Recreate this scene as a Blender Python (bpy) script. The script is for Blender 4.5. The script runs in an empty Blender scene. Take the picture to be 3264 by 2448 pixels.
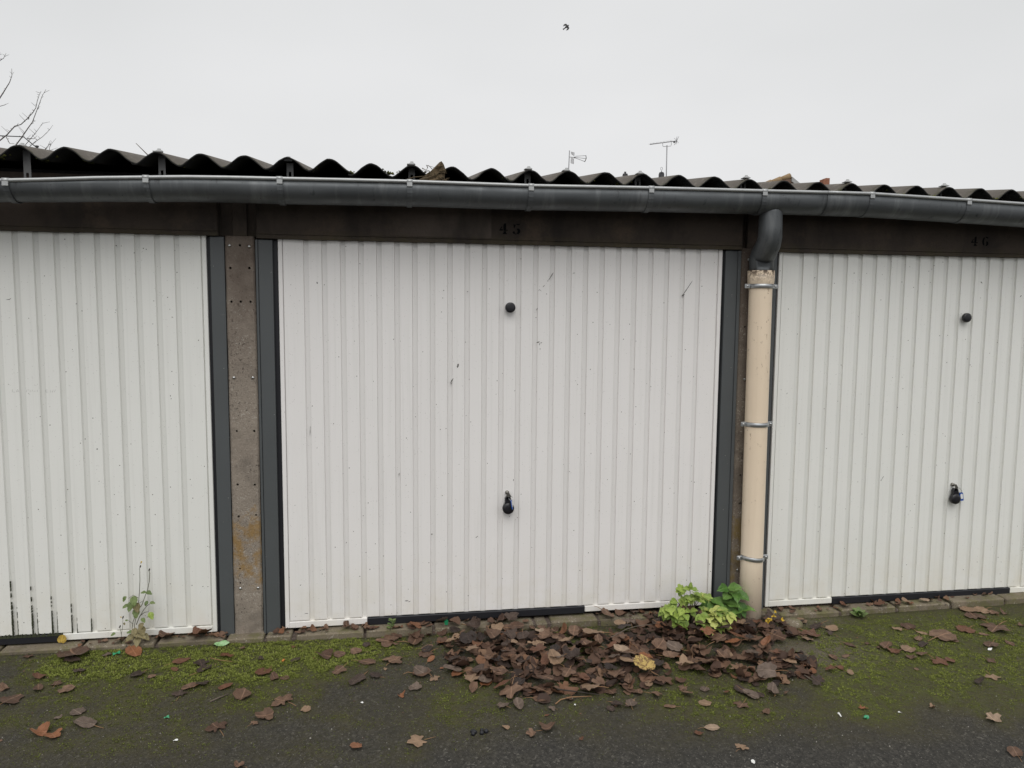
import bpy, math, random
import numpy as np
from mathutils import Matrix, Vector

scene = bpy.context.scene
COL = scene.collection
random.seed(45)

# ------------------------------------------------------------------ camera
def cam_axes(yaw, pitch, roll):
    cy, sy, cp, sp, cr, sr = math.cos(yaw), math.sin(yaw), math.cos(pitch), math.sin(pitch), math.cos(roll), math.sin(roll)
    f = Vector((-sy * cp, cy * cp, sp)); r0 = Vector((cy, sy, 0)); u0 = r0.cross(f)
    return cr * r0 + sr * u0, -sr * r0 + cr * u0, f
_r, _u, _f = cam_axes(-0.1577, -0.0912, 0.0084)
cd = bpy.data.cameras.new('camera'); cam = bpy.data.objects.new('camera', cd); COL.objects.link(cam)
m = Matrix.Identity(4)
for i in range(3):
    m[i][0], m[i][1], m[i][2] = _r[i], _u[i], -_f[i]
m[0][3], m[1][3], m[2][3] = -.6142, -3.9429, 1.6679
cam.matrix_world = m
cd.sensor_width = 36; cd.lens = 2350 / 3264 * 36; cd.clip_start = .05; cd.clip_end = 600
scene.camera = cam

# ------------------------------------------------------------------ sky, sun, exposure
SUN_EL, SUN_AZ = math.radians(57), math.radians(186)     # soft light high behind the camera
w = bpy.data.worlds.new('World'); scene.world = w; w.use_nodes = True
nt = w.node_tree; nt.nodes.clear()
out = nt.nodes.new('ShaderNodeOutputWorld'); bg = nt.nodes.new('ShaderNodeBackground')
sky = nt.nodes.new('ShaderNodeTexSky'); sky.sky_type = 'NISHITA'; sky.sun_disc = False
sky.sun_elevation = SUN_EL; sky.sun_rotation = SUN_AZ; sky.air_density = 1.0; sky.dust_density = 4.0
hsv = nt.nodes.new('ShaderNodeHueSaturation'); hsv.inputs['Saturation'].default_value = .10
tc = nt.nodes.new('ShaderNodeTexCoord'); mp = nt.nodes.new('ShaderNodeMapping'); mp.inputs['Scale'].default_value = (1, 1, 2.2)
nz = nt.nodes.new('ShaderNodeTexNoise'); nz.inputs['Scale'].default_value = 1.1; nz.inputs['Detail'].default_value = 4
cr = nt.nodes.new('ShaderNodeValToRGB')
cr.color_ramp.elements[0].position = .3; cr.color_ramp.elements[0].color = (6.25, 6.35, 6.38, 1)
cr.color_ramp.elements[1].position = .72; cr.color_ramp.elements[1].color = (7.5, 7.53, 7.6, 1)
mx = nt.nodes.new('ShaderNodeMix'); mx.data_type = 'RGBA'; mx.inputs[0].default_value = .93
L = nt.links.new
L(tc.outputs['Generated'], mp.inputs['Vector']); L(mp.outputs['Vector'], nz.inputs['Vector']); L(nz.outputs['Fac'], cr.inputs['Fac'])
L(sky.outputs['Color'], hsv.inputs['Color']); L(hsv.outputs['Color'], mx.inputs[6]); L(cr.outputs['Color'], mx.inputs[7])
L(mx.outputs[2], bg.inputs['Color']); bg.inputs['Strength'].default_value = .1
L(bg.outputs[0], out.inputs['Surface'])
sd = bpy.data.lights.new('sun', 'SUN'); sd.energy = 1.5; sd.angle = math.radians(56); sd.color = (1, .975, .94)
so = bpy.data.objects.new('sun', sd); COL.objects.link(so)
_d = Vector((math.sin(SUN_AZ) * math.cos(SUN_EL), math.cos(SUN_AZ) * math.cos(SUN_EL), math.sin(SUN_EL)))
so.rotation_euler = _d.to_track_quat('Z', 'Y').to_euler()
vs = scene.view_settings; vs.view_transform = 'Standard'; vs.look = 'None'; vs.exposure = .17; vs.gamma = 1; vs.use_curve_mapping = False

# ------------------------------------------------------------------ node helpers
class NT:
    def __init__(s, name):
        s.m = bpy.data.materials.new(name); s.m.use_nodes = True
        s.t = s.m.node_tree; s.t.nodes.clear()
        s.o = s.t.nodes.new('ShaderNodeOutputMaterial'); s.b = s.t.nodes.new('ShaderNodeBsdfPrincipled')
        s.t.links.new(s.b.outputs[0], s.o.inputs[0]); s._p = None
    def n(s, ty): return s.t.nodes.new('ShaderNode' + ty)
    def set(s, sock, v):
        if isinstance(v, bpy.types.NodeSocket): s.t.links.new(v, sock)
        elif isinstance(v, (tuple, list)) and len(v) == 3 and sock.type == 'RGBA': sock.default_value = (*v, 1)
        else: sock.default_value = v
    @property
    def pos(s):
        if s._p is None: s._p = s.n('NewGeometry').outputs['Position']
        return s._p
    def objc(s): return s.n('TexCoord').outputs['Object']
    def scaled(s, vec, sc):
        q = s.n('Mapping'); q.inputs['Scale'].default_value = sc; s.set(q.inputs['Vector'], vec); return q.outputs[0]
    def xyz(s, vec=None):
        q = s.n('SeparateXYZ'); s.set(q.inputs[0], vec or s.pos); return q.outputs
    def noise(s, scale, detail=3, rough=.55, vec=None, dist=0):
        q = s.n('TexNoise'); q.inputs['Scale'].default_value = scale; q.inputs['Detail'].default_value = detail
        q.inputs['Roughness'].default_value = rough; q.inputs['Distortion'].default_value = dist
        s.set(q.inputs['Vector'], vec or s.pos); return q.outputs['Fac']
    def voro(s, scale, vec=None, feature='F1'):
        q = s.n('TexVoronoi'); q.feature = feature; q.inputs['Scale'].default_value = scale
        s.set(q.inputs['Vector'], vec or s.pos); return q.outputs
    def mr(s, v, a, b, c=0., d=1.):
        q = s.n('MapRange'); s.set(q.inputs[0], v)
        for i, x in enumerate((a, b, c, d)): q.inputs[i + 1].default_value = x
        return q.outputs[0]
    def ma(s, op, a, b=0.):
        q = s.n('Math'); q.operation = op; s.set(q.inputs[0], a); s.set(q.inputs[1], b); q.use_clamp = op in ('MULTIPLY', 'ADD', 'SUBTRACT'); return q.outputs[0]
    def mix(s, f, a, b):
        q = s.n('Mix'); q.data_type = 'RGBA'; s.set(q.inputs[0], f); s.set(q.inputs[6], a); s.set(q.inputs[7], b); return q.outputs[2]
    def ramp(s, f, stops, const=False):
        q = s.n('ValToRGB'); e = q.color_ramp.elements
        if const: q.color_ramp.interpolation = 'CONSTANT'
        while len(e) < len(stops): e.new(.5)
        for el, (p, c) in zip(e, stops): el.position = p; el.color = (*c, 1)
        s.set(q.inputs[0], f); return q.outputs[0]
    def bump(s, h, strength=.3, dist=.01, normal=None):
        q = s.n('Bump'); q.inputs['Strength'].default_value = strength; q.inputs['Distance'].default_value = dist
        s.set(q.inputs['Height'], h)
        if normal: s.set(q.inputs['Normal'], normal)
        return q.outputs[0]
    def fin(s, col, rough=.6, metal=0., bump=None, spec=None):
        s.set(s.b.inputs['Base Color'], col); s.set(s.b.inputs['Roughness'], rough); s.set(s.b.inputs['Metallic'], metal)
        if bump: s.set(s.b.inputs['Normal'], bump)
        if spec is not None: s.b.inputs['Specular IOR Level'].default_value = spec
        return s.m

def simple(name, a, b=None, rough=.6, metal=0., scale=12, bs=80, bump=.1, spec=None):
    q = NT(name); b = b or tuple(x * .75 for x in a)
    return q.fin(q.mix(q.noise(scale, 4), a, b), rough, metal, q.bump(q.noise(bs, 3), bump, .003), spec)

MAT = {}
def door_mat(name, a, b):
    q = NT(name); x, y, z = q.xyz()
    c = q.mix(q.noise(1.6, 4), a, b)
    low = q.ma('MULTIPLY', q.mr(z, .40, -.02, 0, 1), q.mr(q.noise(7, 5, .65), .38, .68, .05, .6))
    c = q.mix(low, c, (.70, .66, .56))
    st = q.noise(1, 4, .6, q.scaled(q.pos, (55, 55, 1.1)))                    # faint rain streaks
    c = q.mix(q.mr(st, .52, .8, 0, .24), c, (.54, .54, .50))
    v = q.voro(31); dot = q.ma('LESS_THAN', v['Distance'], .085)
    keep = q.ma('GREATER_THAN', q.noise(23, 0), .60)
    c = q.mix(q.ma('MULTIPLY', dot, keep), c, (.20, .19, .17))
    v2 = q.voro(95); d2 = q.ma('MULTIPLY', q.ma('LESS_THAN', v2['Distance'], .16), q.ma('GREATER_THAN', q.noise(57, 0), .60))
    c = q.mix(q.ma('MULTIPLY', d2, .5), c, (.33, .32, .29))
    return q.fin(c, q.mr(q.noise(7), .3, .7, .42, .6), 0, q.bump(q.noise(3, 2), .06, .02), .35)
MAT['door_mid'] = door_mat('white_door_paint_warm', (.86, .84, .825), (.80, .782, .765))
MAT['groove_mid'] = door_mat('shaded_groove_paint_warm', (.79, .775, .76), (.73, .715, .70))  # both groove floor tones: recess shade, plus some grime, painted into the colour
MAT['groove_side'] = door_mat('shaded_groove_paint_cool', (.745, .747, .712), (.69, .692, .66))
MAT['door_side'] = door_mat('white_door_paint_cool', (.835, .835, .80), (.775, .777, .742))
q = NT('grey_steel_frame'); c = q.mix(q.noise(3, 4), (.085, .093, .097), (.066, .072, .074))
v = q.voro(40); c = q.mix(q.ma('MULTIPLY', q.ma('LESS_THAN', v['Distance'], .08), q.ma('GREATER_THAN', q.noise(19, 0), .62)), c, (.3, .3, .29))
c = q.mix(q.mr(q.noise(14, 5, .7), .66, .78, 0, .5), c, (.2, .2, .19))
MAT['steel'] = q.fin(c, .5, 0, q.bump(q.noise(30), .05, .004))
MAT['rubber'] = simple('black_rubber', (.006, .007, .011), (.010, .010, .014), .55)
MAT['black_plastic'] = simple('black_plastic', (.010, .010, .013), (.014, .014, .018), .35, bump=.03)
MAT['scuff'] = simple('dark_scuff', (.07, .065, .06), (.16, .15, .14), .7)
MAT['pencil'] = simple('pencil_grey', (.50, .50, .475), (.60, .60, .57), .8)
MAT['algae'] = simple('black_algae', (.022, .026, .016), (.045, .05, .02), .9, scale=60)
MAT['shiny'] = simple('bright_zinc_bolt', (.62, .63, .63), (.5, .5, .5), .28, 1.)
MAT['keymetal'] = simple('dull_key_metal', (.30, .29, .26), (.2, .19, .17), .38, 1.)
MAT['blue'] = simple('blue_plastic', (.015, .075, .33), (.02, .09, .38), .4, bump=.02)
MAT['paper'] = simple('white_paper', (.78, .78, .76), (.7, .7, .68), .7)

def concrete(name, a, b, lichen=None, zr=(.25, .75), dark=(.05, .04, .03), topdark=False):
    q = NT(name); x, y, z = q.xyz()
    c = q.mix(q.noise(5, 6, .65), a, b)
    c = q.mix(q.ma('MULTIPLY', q.mr(q.noise(115, 2, .6), .60, .66), q.mr(q.noise(9, 3), .42, .6, .15, .75)), c, (.47, .44, .385))
    c = q.mix(q.ma('MULTIPLY', q.mr(q.noise(85, 3, .65, q.scaled(q.pos, (1, 1, .75)), .6), .57, .64), q.mr(q.noise(6, 4), .42, .62, .12, .95)), c, dark)
    c = q.mix(q.mr(q.noise(7, 5, .65), .48, .68, 0, .65), c, tuple(k * .45 for k in a))
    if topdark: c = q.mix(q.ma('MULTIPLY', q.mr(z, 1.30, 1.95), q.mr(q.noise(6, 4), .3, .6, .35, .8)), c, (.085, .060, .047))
    if lichen:
        zf = q.mr(z, zr[0] - .25, zr[1] + .25); hump = q.ramp(zf, [(0, (0, 0, 0)), (.35, (.40, .40, .40)), (.6, (.40, .40, .40)), (1, (0, 0, 0))])
        c = q.mix(q.mr(q.ma('ADD', q.noise(13, 6, .7), hump), .82, .99, 0, .72), c, lichen)
    return q.fin(c, .9, 0, q.bump(q.noise(130, 3, .7), .5, .006, q.bump(q.noise(35, 4), .4, .008)))
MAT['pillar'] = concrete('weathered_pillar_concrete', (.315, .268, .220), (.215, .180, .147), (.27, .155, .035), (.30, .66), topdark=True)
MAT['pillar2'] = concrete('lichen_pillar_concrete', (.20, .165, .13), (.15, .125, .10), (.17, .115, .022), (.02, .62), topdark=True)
MAT['sill'] = concrete('sill_concrete', (.22, .18, .13), (.15, .125, .085), (.12, .115, .04), (-.3, .0))
MAT['slab'] = concrete('garage_slab', (.12, .09, .07), (.08, .06, .05))
MAT['wall'] = simple('rough_wall', (.18, .16, .14), (.13, .12, .10), .9)
def lintel_mat(name, patch):
    q = NT(name); x, y, z = q.xyz()
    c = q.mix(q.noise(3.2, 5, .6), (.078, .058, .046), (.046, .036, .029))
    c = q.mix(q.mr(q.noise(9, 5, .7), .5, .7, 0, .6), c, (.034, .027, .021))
    if patch:
        pm = q.ma('MULTIPLY', q.ma('MULTIPLY', q.mr(x, -.112, -.106, 1, 0), q.mr(x, -.8, -.35)), q.mr(z, 2.077, 2.082))
        c = q.mix(q.ma('MULTIPLY', pm, .85), c, (.125, .10, .084))
    c = q.mix(q.mr(q.noise(1.7, 5, .65, q.scaled(q.pos, (1.5, 1, .6))), .46, .64, 0, .75), c, (.022, .018, .016))
    c = q.mix(q.mr(q.noise(4.1, 5, .7), .56, .7, 0, .5), c, (.12, .085, .06))
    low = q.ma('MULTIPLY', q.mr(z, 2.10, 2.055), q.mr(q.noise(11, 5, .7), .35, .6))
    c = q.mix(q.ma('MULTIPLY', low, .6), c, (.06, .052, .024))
    return q.fin(c, .92, 0, q.bump(q.noise(60, 4, .7), .35, .006))
MAT['lintel'] = lintel_mat('stained_lintel_concrete', False); MAT['lintel_patch'] = lintel_mat('stained_lintel_with_patch', True)
MAT['stencil'] = simple('black_stencil_paint', (.003, .004, .005), (.006, .007, .008), .9, scale=70, spec=.05)
q = NT('weathered_zinc'); x, y, z = q.xyz()
c = q.mix(q.noise(2.5, 4), (.145, .155, .162), (.075, .081, .086))
c = q.mix(q.mr(q.noise(26, 4, .6, q.scaled(q.pos, (1, 1, .35))), .62, .72, 0, .8), c, (.05, .052, .054))
c = q.mix(q.mr(q.noise(1, 4, .65, q.scaled(q.pos, (14, 3, 2))), .52, .75, 0, .6), c, (.24, .25, .255))
v = q.voro(60); c = q.mix(q.ma('MULTIPLY', q.ma('LESS_THAN', v['Distance'], .12), q.ma('GREATER_THAN', q.noise(31, 0), .60)), c, (.05, .05, .05))
MAT['zinc'] = q.fin(c, q.mr(q.noise(9, 4), .3, .7, .42, .62), .55, q.bump(q.noise(4, 2), .12, .01))
MAT['zinc_bright'] = simple('bright_zinc_rim', (.50, .51, .51), (.34, .35, .35), .45, .5, scale=20)
MAT['galv'] = simple('galvanised_clamp', (.52, .54, .55), (.38, .39, .40), .38, .9, scale=20)
MAT['zinc_dark'] = simple('dark_zinc_strap', (.20, .20, .20), (.14, .14, .14), .55, .7)
q = NT('fibre_cement'); x, y, z = q.xyz()
c = q.mix(q.noise(4, 5, .65), (.135, .120, .104), (.092, .082, .072))
c = q.mix(q.mr(q.noise(30, 4), .58, .7, 0, .6), c, (.23, .21, .18))
c = q.mix(q.ma('MULTIPLY', q.mr(y, -.13, -.19), q.mr(q.noise(30, 4), .42, .6, 0, .8)), c, (.045, .045, .022))
MAT['sheet'] = q.fin(c, .9, 0, q.bump(q.noise(90, 3), .35, .004))
MAT['sheet_under'] = simple('black_sheet_underside', (.012, .012, .012), (.020, .019, .017), .95, scale=30)  # near-black tone for sheet undersides and end faces
MAT['cap'] = simple('grey_sealant', (.42, .43, .43), (.3, .3, .3), .7)
q = NT('cream_pvc'); x, y, z = q.xyz()
c = q.mix(q.noise(4, 4), (.84, .70, .535), (.78, .64, .48))
c = q.mix(q.mr(z, .9, .05, 0, .5), c, (.86, .745, .60))
sp = q.ma('MULTIPLY', q.mr(q.noise(55, 4, .7, q.scaled(q.pos, (1, 1, .5))), .61, .68), q.mr(q.noise(5, 3), .46, .62))
c = q.mix(q.mr(q.noise(1, 4, .6, q.scaled(q.pos, (40, 40, 1.6))), .5, .75, 0, .15), c, (.58, .46, .32))
c = q.mix(q.ma('MULTIPLY', sp, .75), c, (.22, .13, .06))
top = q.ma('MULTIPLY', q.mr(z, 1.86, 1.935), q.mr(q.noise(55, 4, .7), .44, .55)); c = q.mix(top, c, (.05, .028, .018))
MAT['pvc'] = q.fin(c, .42, 0, q.bump(q.noise(20), .04, .004))

# ground: asphalt with algae film, moss and a sandy patch (vertex attributes carry only where things grow)
q = NT('mossy_asphalt'); at = q.n('Attribute'); at.attribute_name = 'moss'; at2 = q.n('Attribute'); at2.attribute_name = 'sand'
v = q.voro(105); agg = q.ramp(v['Color'], [(0, (.022, .021, .019)), (.3, (.036, .034, .031)), (.65, (.052, .049, .043)), (.85, (.078, .073, .064)), (1, (.17, .16, .14))])
c = q.mix(q.mr(q.noise(2.1, 5, .6), .35, .7, .05, .45), agg, (.036, .034, .027))
c = q.mix(q.mr(q.noise(190, 1), .70, .74, 0, .85), c, (.26, .25, .225))
film = q.ma('MULTIPLY', q.mr(at.outputs['Fac'], .02, .45), q.mr(q.noise(45, 4, .7), .25, .6, .3, 1.))
c = q.mix(q.ma('MULTIPLY', film, .8), c, (.066, .056, .022))
mossy = q.ma('MULTIPLY', q.mr(at.outputs['Fac'], .25, .8), q.mr(q.noise(26, 6, .75), .34, .58))
c = q.mix(q.ma('MULTIPLY', mossy, .9), c, q.mix(q.noise(30, 3), (.100, .112, .022), (.054, .062, .016)))
c = q.mix(q.ma('MULTIPLY', at2.outputs['Fac'], q.mr(q.noise(50, 4), .3, .6, .5, 1)), c, (.125, .105, .082))
hb = q.bump(q.noise(60, 5, .75), .6, .014, q.bump(v['Distance'], .7, .008))
MAT['ground'] = q.fin(c, .88, 0, hb, .3)
def att_mat(name, stops, rough=.8, spec=.3, trans=0):
    q = NT(name); a = q.n('Attribute'); a.attribute_name = 'rnd'
    c = q.ramp(a.outputs['Fac'], stops); return q.fin(c, rough, 0, None, spec)
MAT['moss'] = att_mat('green_moss', [(0, (.040, .040, .010)), (.45, (.090, .104, .020)), (.8, (.160, .190, .034)), (1, (.24, .265, .065))], .9)
MAT['grit'] = att_mat('stone_grit', [(0, (.03, .028, .025)), (.5, (.09, .084, .074)), (.85, (.17, .16, .14)), (1, (.34, .32, .29))], .9)
MAT['roofmoss'] = att_mat('dark_roof_moss', [(0, (.018, .020, .008)), (.6, (.045, .05, .012)), (1, (.12, .12, .025))], .95)
LEAFC = [(0, (.035, .023, .018)), (.25, (.068, .038, .026)), (.5, (.112, .064, .042)), (.7, (.158, .096, .064)), (.82, (.155, .068, .034)), (.92, (.22, .155, .095)), (1, (.29, .22, .15))]
MAT['litter'] = att_mat('leaf_litter_browns', LEAFC[:5] + [(.95, (.19, .13, .085))], .75)
def leaf_mat(name, a, b, spots=None):
    q = NT(name); oi = q.n('ObjectInfo'); oc = q.objc()
    c = q.mix(oi.outputs['Random'], a, b)
    x, y, z = q.xyz(oc)
    c = q.mix(q.mr(q.noise(3.5, 5, .65, oc), .4, .7, 0, .7), c, tuple(k * .55 for k in a))
    vein = q.ma('MULTIPLY', q.mr(q.ma('ABSOLUTE', x), .03, .0), .5); c = q.mix(vein, c, tuple(min(1, k * 1.9) for k in b))
    if spots: c = q.mix(q.mr(q.noise(9, 4, .7, oc), .47, .54), c, spots)
    return q.fin(c, q.mr(q.noise(5, 2, .5, oc), .3, .7, .36, .65), 0, q.bump(q.noise(11, 4, .6, oc), .35, .06), .35)
LM = {'b': leaf_mat('brown_leaf', (.088, .048, .031), (.205, .124, .080)), 'd': leaf_mat('dark_brown_leaf', (.044, .029, .023), (.075, .049, .037)),
      'r': leaf_mat('rust_leaf', (.155, .067, .036), (.115, .058, .037)), 'g': leaf_mat('grey_brown_leaf', (.115, .082, .063), (.165, .122, .096)),
      't': leaf_mat('tan_leaf', (.31, .205, .13), (.22, .145, .094)), 'o': leaf_mat('orange_brown_leaf', (.26, .105, .045), (.22, .105, .06)),
      'p': leaf_mat('pale_beige_leaf', (.35, .255, .18), (.31, .22, .155)), 'k': leaf_mat('blackish_leaf', (.026, .018, .016), (.045, .031, .025)),
      'y': leaf_mat('gold_flecked_leaf', (.20, .12, .05), (.22, .14, .055), (.46, .33, .11)), 'yel': leaf_mat('yellow_leaf', (.50, .33, .05), (.55, .38, .08))}
def green_mat(name, a, b, edge=None):
    q = NT(name); oi = q.n('ObjectInfo'); oc = q.objc(); x, y, z = q.xyz(oc)
    c = q.mix(oi.outputs['Random'], a, b)
    c = q.mix(q.mr(q.noise(6, 4, .6, oc), .45, .75, 0, .5), c, tuple(k * .6 for k in a))
    c = q.mix(q.ma('MULTIPLY', q.mr(q.ma('ABSOLUTE', x), .025, 0), .5), c, tuple(min(1, k * 1.6) for k in b))
    m_ = q.fin(c, .45, 0, q.bump(q.noise(8, 3, .5, oc), .25, .05), .4)
    return m_
MAT['leaf_yg'] = green_mat('yellow_green_leaf', (.15, .235, .040), (.32, .41, .085))
MAT['leaf_pale'] = green_mat('pale_lime_leaf', (.37, .42, .10), (.45, .47, .14))
MAT['leaf_green'] = green_mat('mid_green_leaf', (.055, .135, .022), (.12, .22, .045))
MAT['leaf_weed'] = green_mat('dull_weed_leaf', (.10, .145, .045), (.15, .20, .065))
MAT['leaf_dry'] = green_mat('withered_leaf', (.17, .145, .065), (.24, .20, .10))
MAT['stem'] = simple('plant_stem', (.09, .085, .045), (.06, .055, .03), .7)
MAT['petiole'] = simple('dry_petiole', (.30, .17, .08), (.22, .12, .06), .7)
MAT['twig'] = simple('grey_twig', (.16, .13, .10), (.10, .08, .065), .9)
MAT['darktwig'] = simple('dark_twig', (.05, .038, .03), (.03, .024, .02), .9)
MAT['bark'] = simple('bare_tree_bark', (.15, .135, .125), (.10, .09, .085), .9)
MAT['aluminium'] = simple('grey_aluminium', (.33, .33, .34), (.25, .25, .26), .5, .5)
MAT['brick'] = simple('red_brick', (.32, .14, .085), (.24, .105, .065), .9, scale=30)
MAT['mortar'] = simple('mortar', (.3, .27, .24), None, .9)
MAT['render'] = simple('house_render', (.52, .48, .42), (.45, .42, .37), .9)
MAT['tile'] = simple('roof_tile', (.20, .125, .085), (.14, .095, .075), .85, scale=9)
MAT['ridge'] = simple('lichen_ridge_tile', (.34, .22, .09), (.20, .15, .11), .9, scale=14)
MAT['verge'] = simple('pale_verge', (.45, .45, .44), (.32, .32, .32), .8)
MAT['slate'] = simple('dark_slate', (.07, .07, .075), (.05, .05, .055), .7)
MAT['bird'] = simple('dark_feather', (.03, .03, .032), (.05, .05, .05), .7)
MAT['green_wrap'] = simple('green_wrapper', (.10, .36, .05), (.5, .6, .45), .35, scale=55)
MAT['green_glass'] = simple('green_plastic', (.02, .22, .09), (.03, .30, .14), .25)
MAT['orange'] = simple('orange_paper', (.6, .22, .05), (.5, .17, .04), .7)
MAT['timber'] = simple('dark_timber', (.035, .032, .035), (.02, .02, .022), .9)
MAT['clump'] = simple('brown_debris', (.14, .095, .05), (.045, .038, .022), 1., scale=40, bs=90, bump=.9)
MAT['yflower'] = simple('yellow_petal', (.62, .42, .04), (.5, .33, .03), .6)
MAT['glass'] = simple('window_glass', (.05, .06, .07), None, .1)

# ------------------------------------------------------------------ mesh helpers
class MB:
    def __init__(s): s.v = []; s.f = []; s.mi = []; s.sm = []; s.rnd = []
    def add(s, vs, fs, mi=0, smooth=False, rnd=0.):
        o = len(s.v); s.v += [tuple(p) for p in vs]
        for f in fs: s.f.append(tuple(i + o for i in f)); s.mi.append(mi); s.sm.append(smooth); s.rnd.append(rnd)
        return s
    def box(s, x0, x1, y0, y1, z0, z1, ch=0., mi=0):
        if ch <= 0:
            vs = [(x, y, z) for z in (z0, z1) for y in (y0, y1) for x in (x0, x1)]
            return s.add(vs, [(0, 1, 3, 2)[::-1], (4, 5, 7, 6), (0, 1, 5, 4), (1, 3, 7, 5), (3, 2, 6, 7), (2, 0, 4, 6)], mi)
        # chamfered box
        vs = []; idx = {}
        for sx in (0, 1):
            for sy in (0, 1):
                for sz in (0, 1):
                    X, Y, Z = (x0, x1)[sx], (y0, y1)[sy], (z0, z1)[sz]; dx, dy, dz = ch * (1 - 2 * sx), ch * (1 - 2 * sy), ch * (1 - 2 * sz)
                    for a, p in enumerate(((X, Y + dy, Z + dz), (X + dx, Y, Z + dz), (X + dx, Y + dy, Z))):
                        idx[sx, sy, sz, a] = len(vs); vs.append(p)
        fs = []
        for a in range(3):
            for e in (0, 1):
                ring = [(0, 0), (1, 0), (1, 1), (0, 1)]; f = []
                for (p, r) in ring:
                    k = [p, r]; k.insert(a, e); f.append(idx[k[0], k[1], k[2], a])
                flip = (e == 0) ^ (a == 1); fs.append(tuple(f[::-1]) if flip else tuple(f))
        for a, b in ((0, 1), (1, 2), (0, 2)):
            c = 3 - a - b
            for ea in (0, 1):
                for eb in (0, 1):
                    k0 = [0, 0, 0]; k0[a] = ea; k0[b] = eb; k1 = list(k0); k1[c] = 1
                    fs.append((idx[(*k0, a)], idx[(*k0, b)], idx[(*k1, b)], idx[(*k1, a)]))
        for sx in (0, 1):
            for sy in (0, 1):
                for sz in (0, 1): fs.append(tuple(idx[sx, sy, sz, a] for a in range(3)))
        return s.add(vs, fs, mi)
    def tube(s, path, r, n=8, caps=True, mi=0, smooth=True, rnd=0.):
        P = [Vector(p) for p in path]; R = r if isinstance(r, (list, tuple)) else [r] * len(P); vs = []; prev = None
        for i, p in enumerate(P):
            t = (P[min(i + 1, len(P) - 1)] - P[max(i - 1, 0)]).normalized()
            a = prev if prev is not None else (Vector((0, 0, 1)) if abs(t.z) < .9 else Vector((1, 0, 0)))
            a = (a - t * a.dot(t)); a = a.normalized() if a.length > 1e-6 else t.orthogonal().normalized(); prev = a; b = t.cross(a)
            for k in range(n):
                an = 2 * math.pi * k / n; vs.append(p + (a * math.cos(an) + b * math.sin(an)) * R[i])
        fs = [(i * n + k, i * n + (k + 1) % n, (i + 1) * n + (k + 1) % n, (i + 1) * n + k) for i in range(len(P) - 1) for k in range(n)]
        if caps: fs += [tuple(range(n))[::-1], tuple(range((len(P) - 1) * n, len(P) * n))]
        return s.add(vs, fs, mi, smooth, rnd)
    def lathe(s, c, axis, prof, n=20, mi=0):
        ax = Vector(axis).normalized(); a = ax.orthogonal().normalized(); b = ax.cross(a); c = Vector(c); vs = []
        for (r, h) in prof:
            for k in range(n):
                an = 2 * math.pi * k / n; vs.append(c + ax * h + (a * math.cos(an) + b * math.sin(an)) * max(r, 1e-4))
        fs = [(i * n + k, i * n + (k + 1) % n, (i + 1) * n + (k + 1) % n, (i + 1) * n + k) for i in range(len(prof) - 1) for k in range(n)]
        fs += [tuple(range(n))[::-1], tuple(range((len(prof) - 1) * n, len(prof) * n))]
        return s.add(vs, fs, mi, True)
    def prism(s, pts, y0, y1, mi=0):                      # outline in x,z
        n = len(pts); vs = [(x, y0, z) for x, z in pts] + [(x, y1, z) for x, z in pts]
        fs = [tuple(range(n)), tuple(range(n, 2 * n))[::-1]] + [(i, n + i, n + (i + 1) % n, (i + 1) % n) for i in range(n)]
        return s.add(vs, fs, mi)
    def mesh(s, name, off=(0, 0, 0)):
        me = bpy.data.meshes.new(name); o = Vector(off)
        me.from_pydata([Vector(p) - o for p in s.v], [], s.f); me.polygons.foreach_set('material_index', s.mi); me.polygons.foreach_set('use_smooth', s.sm)
        if any(s.rnd):
            a = me.attributes.new('rnd', 'FLOAT', 'FACE'); a.data.foreach_set('value', s.rnd)
        me.update(); return me

def obj(name, mb, mats, parent=None, fixn=True):
    off = parent_world(parent)
    me = mb.mesh(name, off) if isinstance(mb, MB) else mb
    if isinstance(mb, MB):
        for mt in (mats if isinstance(mats, (list, tuple)) else [mats]): me.materials.append(MAT[mt] if isinstance(mt, str) else mt)
        if fixn: fix_normals(me)
    o = bpy.data.objects.new(name, me); COL.objects.link(o)
    if parent: o.parent = parent
    return o
def fix_normals(me):
    import bmesh
    bm = bmesh.new(); bm.from_mesh(me); bmesh.ops.recalc_face_normals(bm, faces=bm.faces); bm.to_mesh(me); bm.free()
def parent_world(p):
    v = Vector((0, 0, 0))
    while p is not None: v = v + Vector(p.location); p = p.parent
    return v
def tag(o, label, cat, group=None, kind=None):
    o['label'] = label; o['category'] = cat
    if group: o['group'] = group
    if kind: o['kind'] = kind
    return o
def thing(name, label, cat, loc=(0, 0, 0), group=None):
    o = bpy.data.objects.new(name, None); o.empty_display_size = .1; COL.objects.link(o); o.location = loc
    return tag(o, label, cat, group)
def struct(o): o['kind'] = 'structure'; return o
def one(name, mb, mats, label, cat, loc=None, group=None):
    me = mb.mesh(name, loc or (0, 0, 0))
    for mt in (mats if isinstance(mats, (list, tuple)) else [mats]): me.materials.append(MAT[mt] if isinstance(mt, str) else mt)
    fix_normals(me); o = bpy.data.objects.new(name, me); COL.objects.link(o)
    if loc: o.location = loc
    return tag(o, label, cat, group)

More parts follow.
